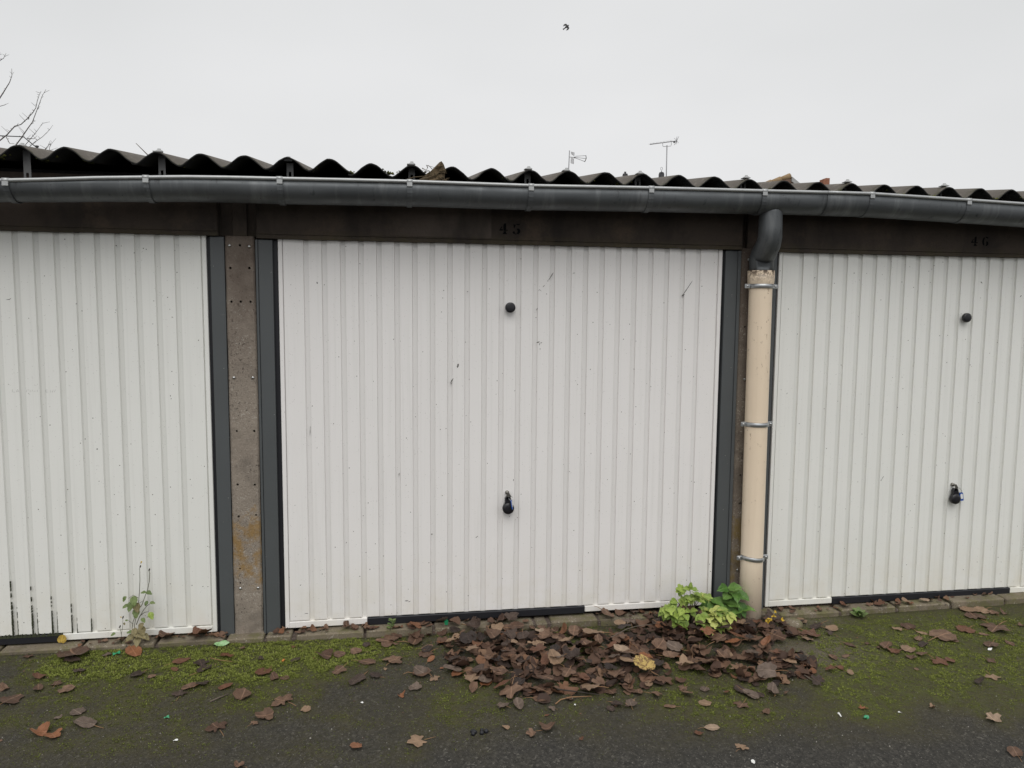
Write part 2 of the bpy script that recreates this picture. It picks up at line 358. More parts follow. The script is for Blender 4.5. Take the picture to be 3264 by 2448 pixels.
# ------------------------------------------------------------------ ground
GX = [-4, -2.6, -1.3, -.6, .3, 1.0, 1.8, 3.2, 5]; GZ = [-.02, -.025, -.035, -.047, -.052, -.07, -.082, -.068, -.06]
def _h(ix, iy, seed):
    n = (ix * 374761393 + iy * 668265263 + seed * 974711) & 0x7fffffff
    n = ((n ^ (n >> 13)) * 1274126177) & 0x7fffffff
    return ((n ^ (n >> 16)) & 0xffff) / 65535.
def vn(x, y, sc, seed=0):
    x = np.asarray(x, float) * sc; y = np.asarray(y, float) * sc
    ix = np.floor(x).astype(np.int64); iy = np.floor(y).astype(np.int64); fx = x - ix; fy = y - iy
    fx = fx * fx * (3 - 2 * fx); fy = fy * fy * (3 - 2 * fy)
    return (_h(ix, iy, seed) * (1 - fx) + _h(ix + 1, iy, seed) * fx) * (1 - fy) + (_h(ix, iy + 1, seed) * (1 - fx) + _h(ix + 1, iy + 1, seed) * fx) * fy
def fbm(x, y, sc, seed=0): return (vn(x, y, sc, seed) * .5 + vn(x, y, sc * 2.1, seed + 1) * .3 + vn(x, y, sc * 4.3, seed + 2) * .2)
def gz(x, y):
    x = np.asarray(x, float); y = np.asarray(y, float)
    base = np.interp(x, GX, GZ)
    z = base + .012 * np.clip(y + .075, -3, 0) + (fbm(x, y, 2.5, 7) - .5) * .010 * np.clip((-.075 - y) * 6, 0, 1)
    return np.where(y > -.06, -.16, z)
def sst(v, a, b):
    t = np.clip((np.asarray(v, float) - a) / (b - a), 0, 1); return t * t * (3 - 2 * t)
def moss_f(x, y):
    A = np.exp(-((y + .22) / .13) ** 2) * sst(x, -2.45, -2.1) * (1 - sst(x, -.75, -.3))
    A2 = np.exp(-((y + .40) / .13) ** 2) * np.exp(-((x + 1.45) / .35) ** 2) * .6
    B = np.exp(-((y + .62) / .42) ** 2) * sst(x, 1.25, 1.75)
    C = .50 * sst(y, -1.6, -.7)
    D = .3 * np.exp(-((y + .95) / .25) ** 2) * sst(x, .2, 1.0)
    v = (1.35 * A + A2 + .72 * B + C + D) * (.30 + 1.25 * fbm(x, y, 3.3, 21)) * (.55 + .9 * fbm(x, y, 11, 31))
    return np.clip(v - .10, 0, 1)
def sand_f(x, y):
    d = ((x - 1.55) / .28) ** 2 + ((y + .50) / .17) ** 2
    d2 = ((x - 1.75) / .25) ** 2 + ((y + .13) / .06) ** 2
    return np.clip((np.exp(-d * 1.2) + np.exp(-d2 * 1.2) * .8) * (.5 + fbm(x, y, 9, 51)), 0, 1)
xs = np.array([-120, -60, -25, -12, -7, -5] + list(np.arange(-4.2, 5.01, .02)) + [5.5, 7, 12, 25, 60, 120.])
ys = np.array([-120, -60, -25, -12, -7, -4.5, -3.2] + list(np.arange(-2.4, -.059, .02)) + [-.055, .2, 6, 15, 40, 120.])
XX, YY = np.meshgrid(xs, ys); ZZ = gz(XX, YY)
nx, ny = len(xs), len(ys)
V = np.stack([XX.ravel(), YY.ravel(), ZZ.ravel()], 1)
ii, jj = np.meshgrid(np.arange(nx - 1), np.arange(ny - 1)); a = (jj * nx + ii).ravel()
me = bpy.data.meshes.new('ground'); me.from_pydata(V.tolist(), [], np.stack([a, a + 1, a + nx + 1, a + nx], 1).tolist())
for nm, fn in (('moss', moss_f), ('sand', sand_f)):
    at = me.attributes.new(nm, 'FLOAT', 'POINT'); at.data.foreach_set('value', fn(V[:, 0], V[:, 1]).astype(np.float32))
me.polygons.foreach_set('use_smooth', [True] * len(me.polygons)); me.materials.append(MAT['ground'])
struct(obj('ground', me, None))

# moss tufts
rng = np.random.default_rng(5)
N = 420000
px = rng.uniform(-2.9, 3.4, N); py = rng.uniform(-1.7, -.075, N)
keep = rng.random(N) < np.clip(moss_f(px, py), 0, 1) ** 1.7 * (.9 - .55 * sst(px, .9, 1.5)) * (.25 + 1.5 * (vn(px, py, 38, 77) > .5)); px, py = px[keep], py[keep]; mm = moss_f(px, py); pz = gz(px, py)
vs_, fs_, rn_ = [], [], []
for x, y, z, mo in zip(px, py, pz, mm):
    h = (.0022 + .0046 * mo) * (.75 if x > 1.2 else 1) * random.uniform(.6, 1.3); r = h * 1.05; rv = min(1, max(0, random.gauss(.25 + .45 * mo, .2)))
    a0 = random.random() * 6.28
    for k in range(3):
        an = a0 + k * 2.09 + random.uniform(-.4, .4); c_, s_ = math.cos(an), math.sin(an); o_ = len(vs_)
        vs_ += [(x - s_ * r * .45, y + c_ * r * .45, z - .001), (x + s_ * r * .45, y - c_ * r * .45, z - .001), (x + c_ * r * 1.15, y + s_ * r * 1.15, z + h * random.uniform(.55, 1.1))]
        fs_.append((o_, o_ + 1, o_ + 2)); rn_.append(min(1, max(.001, rv + random.uniform(-.15, .15))))
me = bpy.data.meshes.new('moss'); me.from_pydata(vs_, [], fs_); at = me.attributes.new('rnd', 'FLOAT', 'FACE'); at.data.foreach_set('value', rn_); me.materials.append(MAT['moss'])
tag(obj('moss', me, None), 'green moss growing over the asphalt along the garage fronts', 'moss', kind='stuff')

# loose grit on the asphalt
rgr = random.Random(71); mb_ = ([], [], [])
for i in range(9000):
    x = rgr.uniform(-2.8, 3.3); y = -.08 - 1.7 * rgr.random(); r = rgr.choice([.0012, .0016, .002, .0026]) * rgr.uniform(.8, 1.5);
    mb_[0].append((x, y, r))
gx = np.array([p[0] for p in mb_[0]]); gy = np.array([p[1] for p in mb_[0]]); gzz = gz(gx, gy); gv, gf, gr = [], [], []
for (x, y, r), z in zip(mb_[0], gzz):
    o_ = len(gv); a0 = rgr.random() * 6; gv.append((x, y, z + r * 1.3)); gv += [(x + math.cos(a0 + k * 1.57) * r * rgr.uniform(.8, 1.5), y + math.sin(a0 + k * 1.57) * r, z - .0005) for k in range(4)]
    c_ = min(1, max(.01, rgr.gauss(.45, .28)))
    for k in range(4): gf.append((o_, o_ + 1 + k, o_ + 1 + (k + 1) % 4)); gr.append(c_)
me = bpy.data.meshes.new('grit'); me.from_pydata(gv, [], gf); at = me.attributes.new('rnd', 'FLOAT', 'FACE'); at.data.foreach_set('value', gr); me.materials.append(MAT['grit'])
tag(obj('grit', me, None), 'fine pale grit strewn over the asphalt', 'grit', kind='stuff')

# ------------------------------------------------------------------ garage shell, sill
sill = struct(obj('garage_floor', MB().box(-4.3, 4.3, .03, 5.4, -.14, -.035), 'slab'))
gw = thing('garage_wall', 'rough concrete rear and end walls of the garage row, hidden behind the doors', 'wall', (1.2, 5.3, -.14))
obj('rear_wall', MB().box(-4.3, 4.3, 5.3, 5.4, -.034, 3.10), 'wall', gw)
def side_wall(name, x, w_):
    p = [(.06, -.034), (5.298, -.034), (5.298, 3.09), (.06, 2.355)]; n = 4
    obj(name, MB().add([(x, y, z) for y, z in p] + [(x + w_, y, z) for y, z in p], [(0, 1, 2, 3), (7, 6, 5, 4)] + [(i, (i + 1) % 4, 4 + (i + 1) % 4, 4 + i) for i in range(4)]), 'wall', gw)
for x in (-4.3, 4.2): side_wall('end_wall', x, .1)
for x in (-1.43, 1.34): side_wall('partition_wall', x, .08)

th = struct(bpy.data.objects.new('threshold', None)); COL.objects.link(th); th.location = (0, -.03, -.1)
blocks = [(-2.93, -2.58), (-2.565, -2.2), (-2.185, -1.84), (-1.825, -1.50), (-1.485, -1.302), (-1.29, -1.162), (-1.136, -.788), (-.774, -.425), (-.41, -.20), (-.185, .135), (.15, .212), (.236, .50), (.515, .87), (.885, 1.24), (1.255, 1.58), (1.60, 1.97), (1.985, 2.34), (2.36, 2.70), (2.715, 3.07), (3.085, 3.45), (3.465, 3.8), (3.815, 4.2), (-3.29, -2.945), (-3.66, -3.305), (-4.2, -3.675)]
for (a, b) in blocks:
    xm = (a + b) / 2; zt = float(np.interp(xm, [-2.9, -1.2, -.8, 0, .5, 1.8, 3.0], [-.010, -.008, -.008, -.020, -.022, -.052, -.030])) + random.uniform(-.004, .004)
    yf = -.075 + random.uniform(-.006, .006) - (.012 if xm > 1.5 else 0)
    obj('block', MB().box(a, b, yf, .028, -.15, zt, .006), 'sill', th)
obj('joint_mortar', MB().box(-4.2, 1.4, -.068, .026, -.15, -.030), 'slab', th)
obj('joint_mortar', MB().box(1.402, 4.2, -.078, .026, -.15, -.060), 'slab', th)

# ------------------------------------------------------------------ pillars
def pillar(x0, x1, holes, bolts, mat, label):
    t = thing('concrete_pillar', label, 'pillar', ((x0 + x1) / 2, 0, -.06))
    mb = MB(); n = 26; zt = 2.06                                        # shaft with slightly ragged arrises
    vs = []
    for i in range(n + 1):
        z = -.06 + (zt + .06) * i / n; e0, e1 = random.uniform(0, .003), random.uniform(0, .003)
        vs += [(x0 + e0, .0 - .004, z), (x0 + .008 + e0, -.012, z), (x1 - .008 - e1, -.012, z), (x1 - e1, -.004, z), (x1, .15, z), (x0, .15, z)]
    fs = [(i * 6 + k, i * 6 + (k + 1) % 6, i * 6 + 6 + (k + 1) % 6, i * 6 + 6 + k) for i in range(n) for k in range(6)] + [tuple(range(6)), tuple(range(n * 6, n * 6 + 6))]
    mb.add(vs, fs)
    sh = obj('shaft', mb, mat, t)
    cut = MB()
    for (x, z, r) in holes: cut.tube([(x, -.03, z), (x, .03, z)], r, 10, smooth=False)
    co = obj('cutter', cut, mat)
    mo = sh.modifiers.new('b', 'BOOLEAN'); mo.object = co; mo.operation = 'DIFFERENCE'; mo.solver = 'EXACT'
    bpy.context.view_layer.update()
    me = bpy.data.meshes.new_from_object(sh.evaluated_get(bpy.context.evaluated_depsgraph_get())); sh.modifiers.clear(); sh.data = me
    bpy.data.objects.remove(co)
    xm = (x0 + x1) / 2
    obj('head', MB().box(xm - .035, xm + .035, .002, .15, 2.0605, 2.33, .003), 'lintel', t)
    obj('corbel', MB().box(x0 - .04, x1 + .04, .03, .15, 2.0605, 2.345, .003), 'lintel', t)
    for (x, z) in bolts:
        obj('bolt', MB().lathe((x, -.012, z), (0, -1, 0), [(.0075, -.004), (.0075, .002), (.0068, .0045), (.004, .0065), (.0005, .0072)], 14), 'shiny', t)
    return t
H = [(-1.432, 1.9, .0065), (-1.340, 1.901, .0065), (-1.431, 1.731, .0065), (-1.386, 1.732, .006), (-1.338, 1.732, .006), (-1.383, 2.014, .006), (-1.421, 1.069, .0055), (-1.335, 1.068, .0065), (-1.424, .789, .0065), (-1.339, .786, .006), (-1.423, .621, .006), (-1.336, .625, .0055), (-1.423, .264, .005), (-1.423, .342, .0045)]
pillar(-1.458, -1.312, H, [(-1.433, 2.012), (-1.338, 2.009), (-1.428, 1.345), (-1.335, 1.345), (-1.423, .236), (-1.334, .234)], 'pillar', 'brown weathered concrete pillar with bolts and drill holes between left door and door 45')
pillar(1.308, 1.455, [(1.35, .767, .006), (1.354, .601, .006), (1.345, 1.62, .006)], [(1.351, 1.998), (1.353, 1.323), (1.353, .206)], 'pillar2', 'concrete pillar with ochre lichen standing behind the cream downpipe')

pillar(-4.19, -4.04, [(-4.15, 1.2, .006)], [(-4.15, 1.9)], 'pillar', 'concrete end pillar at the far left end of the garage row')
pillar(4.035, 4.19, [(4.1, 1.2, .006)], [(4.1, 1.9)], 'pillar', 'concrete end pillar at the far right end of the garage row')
# ------------------------------------------------------------------ lintels with stencilled numbers
def lintel(x0, x1, zb, mat, label):
    t = thing('lintel_beam', label, 'lintel', ((x0 + x1) / 2, -.03, zb))
    obj('beam', MB().box(x0, x1, -.028, .06, zb + .022, 2.336, .004), mat, t)
    mb = MB(); n = 70; vs = []                                          # crumbly lower lip
    for i in range(n + 1):
        x = x0 + (x1 - x0) * i / n; d = .006 * float(fbm(x, zb, 14, 3)); vs += [(x, -.0285 + d * .4, zb + .0215), (x, -.029 + d * .5, zb + d), (x, .03, zb + d * .5), (x, .03, zb + .0215)]
    mb.add(vs, [(i * 4 + k, i * 4 + (k + 1) % 4, i * 4 + 4 + (k + 1) % 4, i * 4 + 4 + k) for i in range(n) for k in range(4)] + [(0, 1, 2, 3), tuple(range(n * 4, n * 4 + 4))])
    obj('lower_lip', mb, mat, t); return t
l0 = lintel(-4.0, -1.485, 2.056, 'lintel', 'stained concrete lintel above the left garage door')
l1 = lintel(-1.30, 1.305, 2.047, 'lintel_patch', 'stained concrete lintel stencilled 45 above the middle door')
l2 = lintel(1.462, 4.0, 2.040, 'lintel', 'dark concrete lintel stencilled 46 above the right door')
def arc(cx, cz, rx, rz, a0, a1, n=10): return [(cx + rx * math.cos(math.radians(a0 + (a1 - a0) * i / n)), cz + rz * math.sin(math.radians(a0 + (a1 - a0) * i / n))) for i in range(n + 1)]
def band(outer, inner): return outer + inner[::-1]
def digits(ch):                                                         # stencil shapes, unit height
    if ch == '4': return [[(.42, .30), (.68, .30), (.68, 1.0), (.52, 1.0), (.42, .86)], [(.0, .32), (.36, .32), (.36, .46), (.14, .46), (.30, .66), (.24, .72), (.0, .40)], [(.34, 0), (.80, 0), (.80, .06), (.68, .10), (.68, .26), (.42, .26), (.42, .10), (.34, .06)], [(.72, .30), (.84, .30), (.84, .44), (.72, .40)]]
    if ch == '5': return [[(.10, .98), (.20, .90), (.34, .90), (.28, .78), (.20, .56), (.14, .56)], [(.42, .90), (.70, .86), (.80, 1.0), (.66, .97), (.42, .97)], band(arc(.42, .30, .40, .30, 68, -70), arc(.36, .30, .18, .22, 68, -70)), [*arc(.14, .18, .12, .11, 0, 360, 12)[:-1]], [(.08, .08), (.30, .0), (.42, .0), (.42, .05), (.26, .10)]]
    return [band(arc(.42, .5, .40, .5, 118, 242), arc(.42, .5, .16, .44, 118, 242)), band(arc(.46, .28, .38, .28, 62, -82), arc(.46, .28, .14, .22, 62, -82)), [(.44, .92), (.60, .88), (.74, .80), (.82, .90), (.62, 1.0), (.46, 1.0)]]
def stencil(lint, text, xs_, z0, h):
    for ch, x0 in zip(text, xs_):
        mb = MB()
        for pl in digits(ch): mb.prism([(x0 + px_ * h * .92, z0 + pz_ * h) for px_, pz_ in pl], -.0288, -.0275)
        obj('stencilled_number', mb, 'stencil', lint)
stencil(l1, '45', (-.066, .004), 2.102, .056)
stencil(l2, '46', (2.733, 2.805), 2.105, .054)

# ------------------------------------------------------------------ garage doors
PITCH = .09235
def panel_mesh(w_, h_):
    mb = MB()
    pr = [(-w_ / 2, .0105), (-w_ / 2 + .0012, .0), (w_ / 2 - .0045, .0), (w_ / 2, .0105)]
    vs = [(x, y, .0) for x, y in pr] + [(x, y, h_) for x, y in pr]
    vs[1] = (pr[1][0], 0, .004); vs[2] = (pr[2][0], 0, .004)
    mb.add(vs, [(0, 1, 5, 4), (1, 2, 6, 5), (2, 3, 7, 6), (0, 3, 2, 1)]); return mb
PM = {}
def scuffs(d, pts, mat='scuff'):
    for (x, z, ang, ln, wd) in pts:
        mb = MB(); n = 7; ca, sa = math.cos(ang), math.sin(ang); up, dn = [], []
        for i in range(n):
            t = i / (n - 1) - .5; hw = wd * (1 - (2 * t) ** 2 * .8) * random.uniform(.4, 1)
            for lst, sg in ((up, 1), (dn, -1)): lst.append((x + ca * t * ln - sa * hw * sg, z + sa * t * ln + ca * hw * sg))
        mb.prism(up + dn[::-1], -.0006, .0004); obj('scuff_mark', mb, mat, d)
def make_door(cx, z0, mat, label):
    d = thing('garage_door', label, 'garage door', (cx, 0, z0))
    Hh = 2.085
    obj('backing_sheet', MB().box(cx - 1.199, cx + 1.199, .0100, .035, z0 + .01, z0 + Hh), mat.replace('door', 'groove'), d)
    key = mat
    if key not in PM:
        PM[key] = []
        for w_ in (PITCH - .0235, .104):
            me = panel_mesh(w_, Hh - .036).mesh('panel'); me.materials.append(MAT[mat]); fix_normals(me); PM[key].append(me)
    for k in range(-11, 12):
        o = obj('panel', PM[key][0], None, d); o.location = (k * PITCH, 0, .036)
    for s in (-1, 1):
        o = obj('panel', PM[key][1], None, d); o.location = (s * (1.1245), 0, .036)
        xa = cx + s * 1.19; obj('side_rail', MB().box(xa - .0105, xa + .0105, -.003, .03, z0, z0 + Hh, .002), mat, d)
    obj('bottom_rail', MB().box(cx - 1.179, cx - .772, -.0035, .03, z0, z0 + .033, .002), mat, d)
    obj('bottom_rail', MB().box(cx + .442, cx + 1.179, -.0035, .03, z0, z0 + .033, .002), mat, d)
    obj('bottom_seal', MB().box(cx - .770, cx + .440, -.008, .03, z0 - .006, z0 + .034, .003), 'rubber', d)
    return d
def furniture(d, cx, z0):
    obj('knob', MB().lathe((cx - .004, .0, z0 + 1.716), (0, -1, 0), [(.012, -.002), (.012, .012), (.024, .015), (.0275, .019), (.0275, .031), (.025, .035), (.018, .0365), (.0005, .037)], 28), 'black_plastic', d)
    h = MB()                                                            # pear shaped turning handle
    h.lathe((cx - .007, 0, z0 + .622), (0, -1, 0), [(.016, -.002), (.016, .01), (.029, .014), (.032, .020), (.032, .036), (.029, .041), (.016, .043), (.0005, .0435)], 28)
    ho = obj('handle', h, 'black_plastic', d)
    nk = MB(); nk.prism([(cx - .032, z0 + .632), (cx + .018, z0 + .632), (cx + .010, z0 + .664), (cx + .004, z0 + .684), (cx - .018, z0 + .688), (cx - .026, z0 + .676), (cx - .025, z0 + .655)], -.036, -.015)
    obj('handle_neck', nk, 'black_plastic', ho)
    obj('lock_cylinder', MB().lathe((cx - .010, .0, z0 + .704), (0, -1, 0), [(.011, -.002), (.011, .006), (.0095, .008), (.0095, .014), (.0005, .0142)], 16), 'keymetal', d)
dl = make_door(-2.748, .003, 'door_side', 'white ribbed garage door at left with black algae streaks along its bottom')
dm = make_door(0, 0, 'door_mid', 'white ribbed up-and-over garage door beneath number 45')
dr = make_door(2.742, -.032, 'door_side', 'white ribbed garage door beneath number 46 right of the downpipe')
furniture(dm, 0, 0); furniture(dr, 2.742, -.032); furniture(dl, -2.748, .003)
scuffs(dm, [(.221, 1.886, 1.0, .05, .003), (.183, 1.834, .7, .02, .002), (.158, 1.813, .7, .012, .002), (1.0, 1.834, .98, .10, .0028), (.976, 1.795, .5, .018, .005), (.146, 1.709, 1.2, .015, .003), (.155, 1.530, .3, .02, .004), (.163, 1.519, 1.3, .012, .003), (.172, 1.527, .2, .012, .0025), (-.282, 1.403, 1.3, .022, .006), (-.314, 1.323, 1.0, .03, .004), (-.318, 1.308, 1.3, .010, .004), (-1.009, 1.833, 1.9, .010, .005), (-.597, .819, 1.4, .016, .003), (-.422, .484, .1, .008, .004), (-.176, .459, .6, .018, .002), (-.56, .117, 0, .02, .003), (-.545, .112, .4, .012, .003), (.025, .772, 1.5, .012, .0025), (-1.056, 1.064, 1.5, .05, .0016), (.669, 1.632, 1.0, .006, .003), (-.231, 1.798, .2, .007, .003), (.349, 1.906, .2, .012, .002), (.05, .56, 2.2, .009, .0015), (-1.091, .076, 0, .02, .002), (.005, .598 - .03, 2.2, .009, .0015)])
scuffs(dr, [(2.645, 1.416, 1.2, .007, .003), (2.263, .723, 1.0, .03, .0018), (2.255, .71, 1.2, .008, .003), (2.843, 1.894, 2.4, .016, .003), (2.587, 1.576, .2, .006, .003), (1.625, 1.238, .8, .012, .0015), (3.116, 1.816, .8, .014, .004), (1.766, 1.904, .2, .006, .003), (2.011, 1.935, .4, .007, .003)])
scuffs(dl, [(-2.469, 1.73, .1, .02, .002), (-2.461, 1.733, .6, .012, .0015), (-2.097, .987, .9, .007, .004), (-1.741, 1.253, 1.6, .008, .002), (-1.738, 1.238, .4, .006, .002), (-1.969, 2.0, .3, .006, .004), (-1.955, .686, .2, .005, .003), (-1.813, 1.616, .3, .006, .002)])
pm_ = []                                                                # faded pencil strokes
for (x, z, a, ln) in [(-2.472, 1.285, 1.55, .016), (-2.466, 1.278, 0, .012), (-2.452, 1.284, 1.1, .017), (-2.445, 1.284, 2.0, .017), (-2.449, 1.281, 0, .008), (-2.408, 1.283, 1.5, .013), (-2.40, 1.288, 0, .010), (-2.392, 1.282, 1.5, .013), (-2.383, 1.283, 1.4, .012), (-2.372, 1.282, .2, .012), (-2.36, 1.283, 1.5, .012), (-2.318, 1.288, 0, .012), (-2.318, 1.282, 0, .011), (-2.317, 1.276, 0, .013), (-2.322, 1.282, 1.5, .013), (-2.299, 1.281, 1.5, .014), (-2.29, 1.281, 1.2, .017), (-2.28, 1.282, 1.2, .016)]: pm_.append((x, z, a, ln, .0012))
for p in pm_:
    scuffs(dl, [p], 'pencil')
for o in [o for o in dl.children if o.name.startswith('scuff_mark') and o.data.materials[0] == MAT['pencil']]: o.name = 'pencil_stroke'
# algae streaks creeping up the groove edges of the left door
for k in range(-2, 14):
    for side, wt in ((-1, 1.), (1, .55)):
        xg = -2.748 + (k + .5) * PITCH + side * .0125
        if xg > -1.60: continue
        am = max(0, 1 - (xg + 2.62) / .62) * wt
        if am <= .12: continue
        top = .05 + .33 * am * random.uniform(.8, 1.15); n = 30; mb = MB(); z = .036
        while z < top:
            ln = random.uniform(.006, .03) * (1.6 - z / top); hw = (.0045 * am + .0012) * random.uniform(.5, 1.2) * (1.15 - .8 * z / top)
            mb.prism([(xg - hw, z), (xg + hw * .6, z), (xg + hw, z + ln * .5), (xg + hw * .2, z + ln), (xg - hw * .7, z + ln * .8)], -.0008, .006)
            z += ln * .9 + (random.random() ** 2 * .05 * (z / top) if z / top > .45 else 0)
        obj('algae_streak', mb, 'algae', dl)
mb = MB(); x = -2.72
while x < -2.30:
    wd = random.uniform(.01, .03); mb.prism([(x, .03), (x + wd, .03), (x + wd * .8, .038 + random.random() * .012), (x + wd * .3, .036 + random.random() * .012)], -.0095, -.002); x += wd * .9
obj('algae_crust', mb, 'algae', dl)

def make_frame(cx, xl, xr, z0, zt, label):
    t = thing('door_frame', label, 'door frame', (cx, .01, z0))
    (a0, a1), (b0, b1) = xl, xr
    for (p, q_) in ((a0, a1), (b0, b1)):
        obj('jamb', MB().box(p, q_, -.010, .075, z0, zt, .0025), 'steel', t)
    obj('rubber_gasket', MB().box(a1 + .0005, cx - 1.2025, .010, .05, z0 + .004, zt - .002), 'rubber', t)
    obj('rubber_gasket', MB().box(cx + 1.2025, b0 - .0005, .010, .05, z0 + .004, zt - .002), 'rubber', t)
    obj('head_rail', MB().box(a1, b0, .038, .075, zt - .05, zt - .003), 'steel', t)
    return t
make_frame(-2.748, (-4.035, -3.966), (-1.528, -1.4595), -.022, 2.055, 'grey steel frame with black gasket around the left door')
make_frame(0, (-1.2965, -1.226), (1.2165, 1.288), -.020, 2.046, 'grey steel frame with black gasket around door 45')
make_frame(2.742, (1.4565, 1.526), (3.958, 4.03), -.05, 2.038, 'grey steel frame with black gasket around door 46')
obj('flange', MB().box(1.2885, 1.3065, -.016, .06, -.02, 2.045, .002), 'steel', [o for o in COL.objects if o.name == 'door_frame.001'][0])
obj('flange', MB().box(-1.3095, -1.2975, -.014, .06, -.02, 2.045, .002), 'steel', [o for o in COL.objects if o.name == 'door_frame.001'][0])

# keys hanging in the locks
def keys(cx, z0, tp, ax, dn, label):
    t = thing('key_bunch', label, 'keys', (cx - .010, -.02, z0 + .704))
    x, y, z = cx - .010, -.015, z0 + .704
    k = MB(); k.tube([(x, y + .004, z), (x, y - .010, z)], .0042, 8); k.prism([(x - .006, z + .006), (x + .005, z + .007), (x + .013, z - .005), (x + .020, z - .016), (x + .013, z - .023), (x + .003, z - .012), (x - .005, z - .005)], y - .016, y - .0125)
    obj('key', k, 'keymetal', t)
    k2 = MB(); k2.prism([(x - .007, z - .002), (x + .004, z - .002), (x + .005, z - .030), (x - .001, z - .034), (x - .007, z - .030)], y - .021, y - .0185)
    obj('key', k2, 'keymetal', t)
    P = Vector((cx + tp[0], tp[1], z0 + tp[2])); A = Vector((x + .013, y - .014, z - .014)); c = (A + P) / 2; e1 = (P - A) / 2; e2 = Vector((.010, -.004, .003)); r = MB()
    r.tube([c + e1 * math.cos(a_) + e2 * math.sin(a_) for a_ in [i * 2 * math.pi / 20 for i in range(21)]], .0014, 6); obj('split_ring', r, 'shiny', t)
    ax = Vector(ax).normalized(); dn = Vector(dn).normalized(); nn = ax.cross(dn).normalized()
    def slab(mb, w0, w1, h0, h1, th0, th1):
        v = []
        for th in (th0, th1):
            for (a_, b_) in ((w0, h0 + .004), (w0 + .004, h0), (w1 - .004, h0), (w1, h0 + .004), (w1, h1 - .004), (w1 - .004, h1), (w0 + .004, h1), (w0, h1 - .004)): v.append(P + ax * a_ + dn * b_ + nn * th)
        mb.add(v, [tuple(range(8)), tuple(range(8, 16))[::-1]] + [(i, (i + 1) % 8, 8 + (i + 1) % 8, 8 + i) for i in range(8)])
    g = MB(); slab(g, -.0135, .0135, 0, .052, -.002, .002); go = obj('key_tag', g, 'blue', t)
    w_ = MB(); slab(w_, -.0085, .0085, .008, .040, .0021, .0027); slab(w_, -.0085, .0085, .008, .040, -.0027, -.0021); obj('paper_insert', w_, 'paper', go)
keys(0, 0, (.006, -.048, .672), (.30, 1, 0), (.16, 0, -1), 'keys with blue tag hanging in the lock of door 45')
keys(2.742, -.032, (.030, -.030, .660), (1, .15, 0), (.17, 0, -1), 'keys with blue and white tag hanging in the lock of door 46')

# ------------------------------------------------------------------ roof
roof = thing('garage_roof', 'corrugated grey fibre cement roof with mossy front edge over the garage row', 'roof', (.3, -.19, 2.34))
WP = .1974; C0 = -2.3026; SL = .14; AMP = .0295; EY = -.19; TH = .0075
def roof_z(x, zc): return zc - 2 * AMP + 2 * AMP * ((1 + math.cos(2 * math.pi * (x - C0) / WP)) / 2) ** .80
sheets = [(-12.5, -7.5, 2.4205), (-7.5, -2.5, 2.4219), (-2.5, 2.5, 2.4278), (2.5, 7.5, 2.4229), (7.5, 12.5, 2.4092), (12.5, 17.5, 2.4122), (17.5, 22.5, 2.4058), (22.5, 27.5, 2.4068), (27.5, 32.5, 2.4102), (32.5, 37.5, 2.4102)]
for si, (k0, k1, zc) in enumerate(sheets):
    mb = MB(); xa, xb = C0 + k0 * WP - .012, C0 + k1 * WP; n = int((k1 - k0) * 16); yy = [EY - .005 + random.uniform(-.004, .004), .1, 1.4, 2.9, 5.6]
    top, bot = [], []
    for y in yy:
        for i in range(n + 1):
            x = xa + (xb - xa) * i / n; z = roof_z(x, zc) + SL * (y - EY)
            if y < 0: z += .0015 * math.sin(i * 1.7) * random.random()
            top.append((x, y, z)); bot.append((x, y, z - TH))
    m_ = n + 1; nv = len(top); J = len(yy); fs = []
    for j in range(J - 1):
        for i in range(n):
            a = j * m_ + i; fs += [(a, a + 1, a + m_ + 1, a + m_), (nv + a, nv + a + m_, nv + a + m_ + 1, nv + a + 1)]
    for i in range(n): fs.append((i, nv + i, nv + i + 1, i + 1)); b = (J - 1) * m_ + i; fs.append((b, b + 1, nv + b + 1, nv + b))
    for j in range(J - 1): a = j * m_; fs += [(a, a + m_, nv + a + m_, nv + a), (a + n, nv + a + n, nv + a + m_ + n, a + m_ + n)]
    mb.add(top + bot, fs, 0, True); ntop = 2 * (J - 1) * n
    for i in range(ntop): mb.mi[i] = i % 2
    for i in range(ntop, len(fs)): mb.mi[i] = 1
    o = obj('corrugated_sheet', mb, ['sheet', 'sheet_under'], roof)
obj('purlin', MB().box(-4.29, 4.29, .10, .17, 2.338, 2.372), 'timber', roof)
obj('purlin', MB().box(-4.29, 4.29, 2.6, 2.68, 2.6, 2.66), 'timber', roof)
BX = [-1.732, -1.143, -0.54, 0.054, 0.673, 1.288, 1.9, 2.479, -2.318]
for x in [C0 + round((b - C0) / WP) * WP for b in BX] + [C0 + WP * 13]:
    z = 2.413 + (.012 if x < -1.3 else 0); mb = MB()
    mb.lathe((x, EY + .038, z + .003), (0, 0, 1), [(.017, 0), (.018, .005), (.013, .009), (.008, .010), (.008, .016), (.0005, .017)], 10)
    mb.box(x - .024, x + .014, EY + .015, EY + .055, z + .001, z + .0055, .001)
    obj('fixing_cap', mb, 'cap', roof)
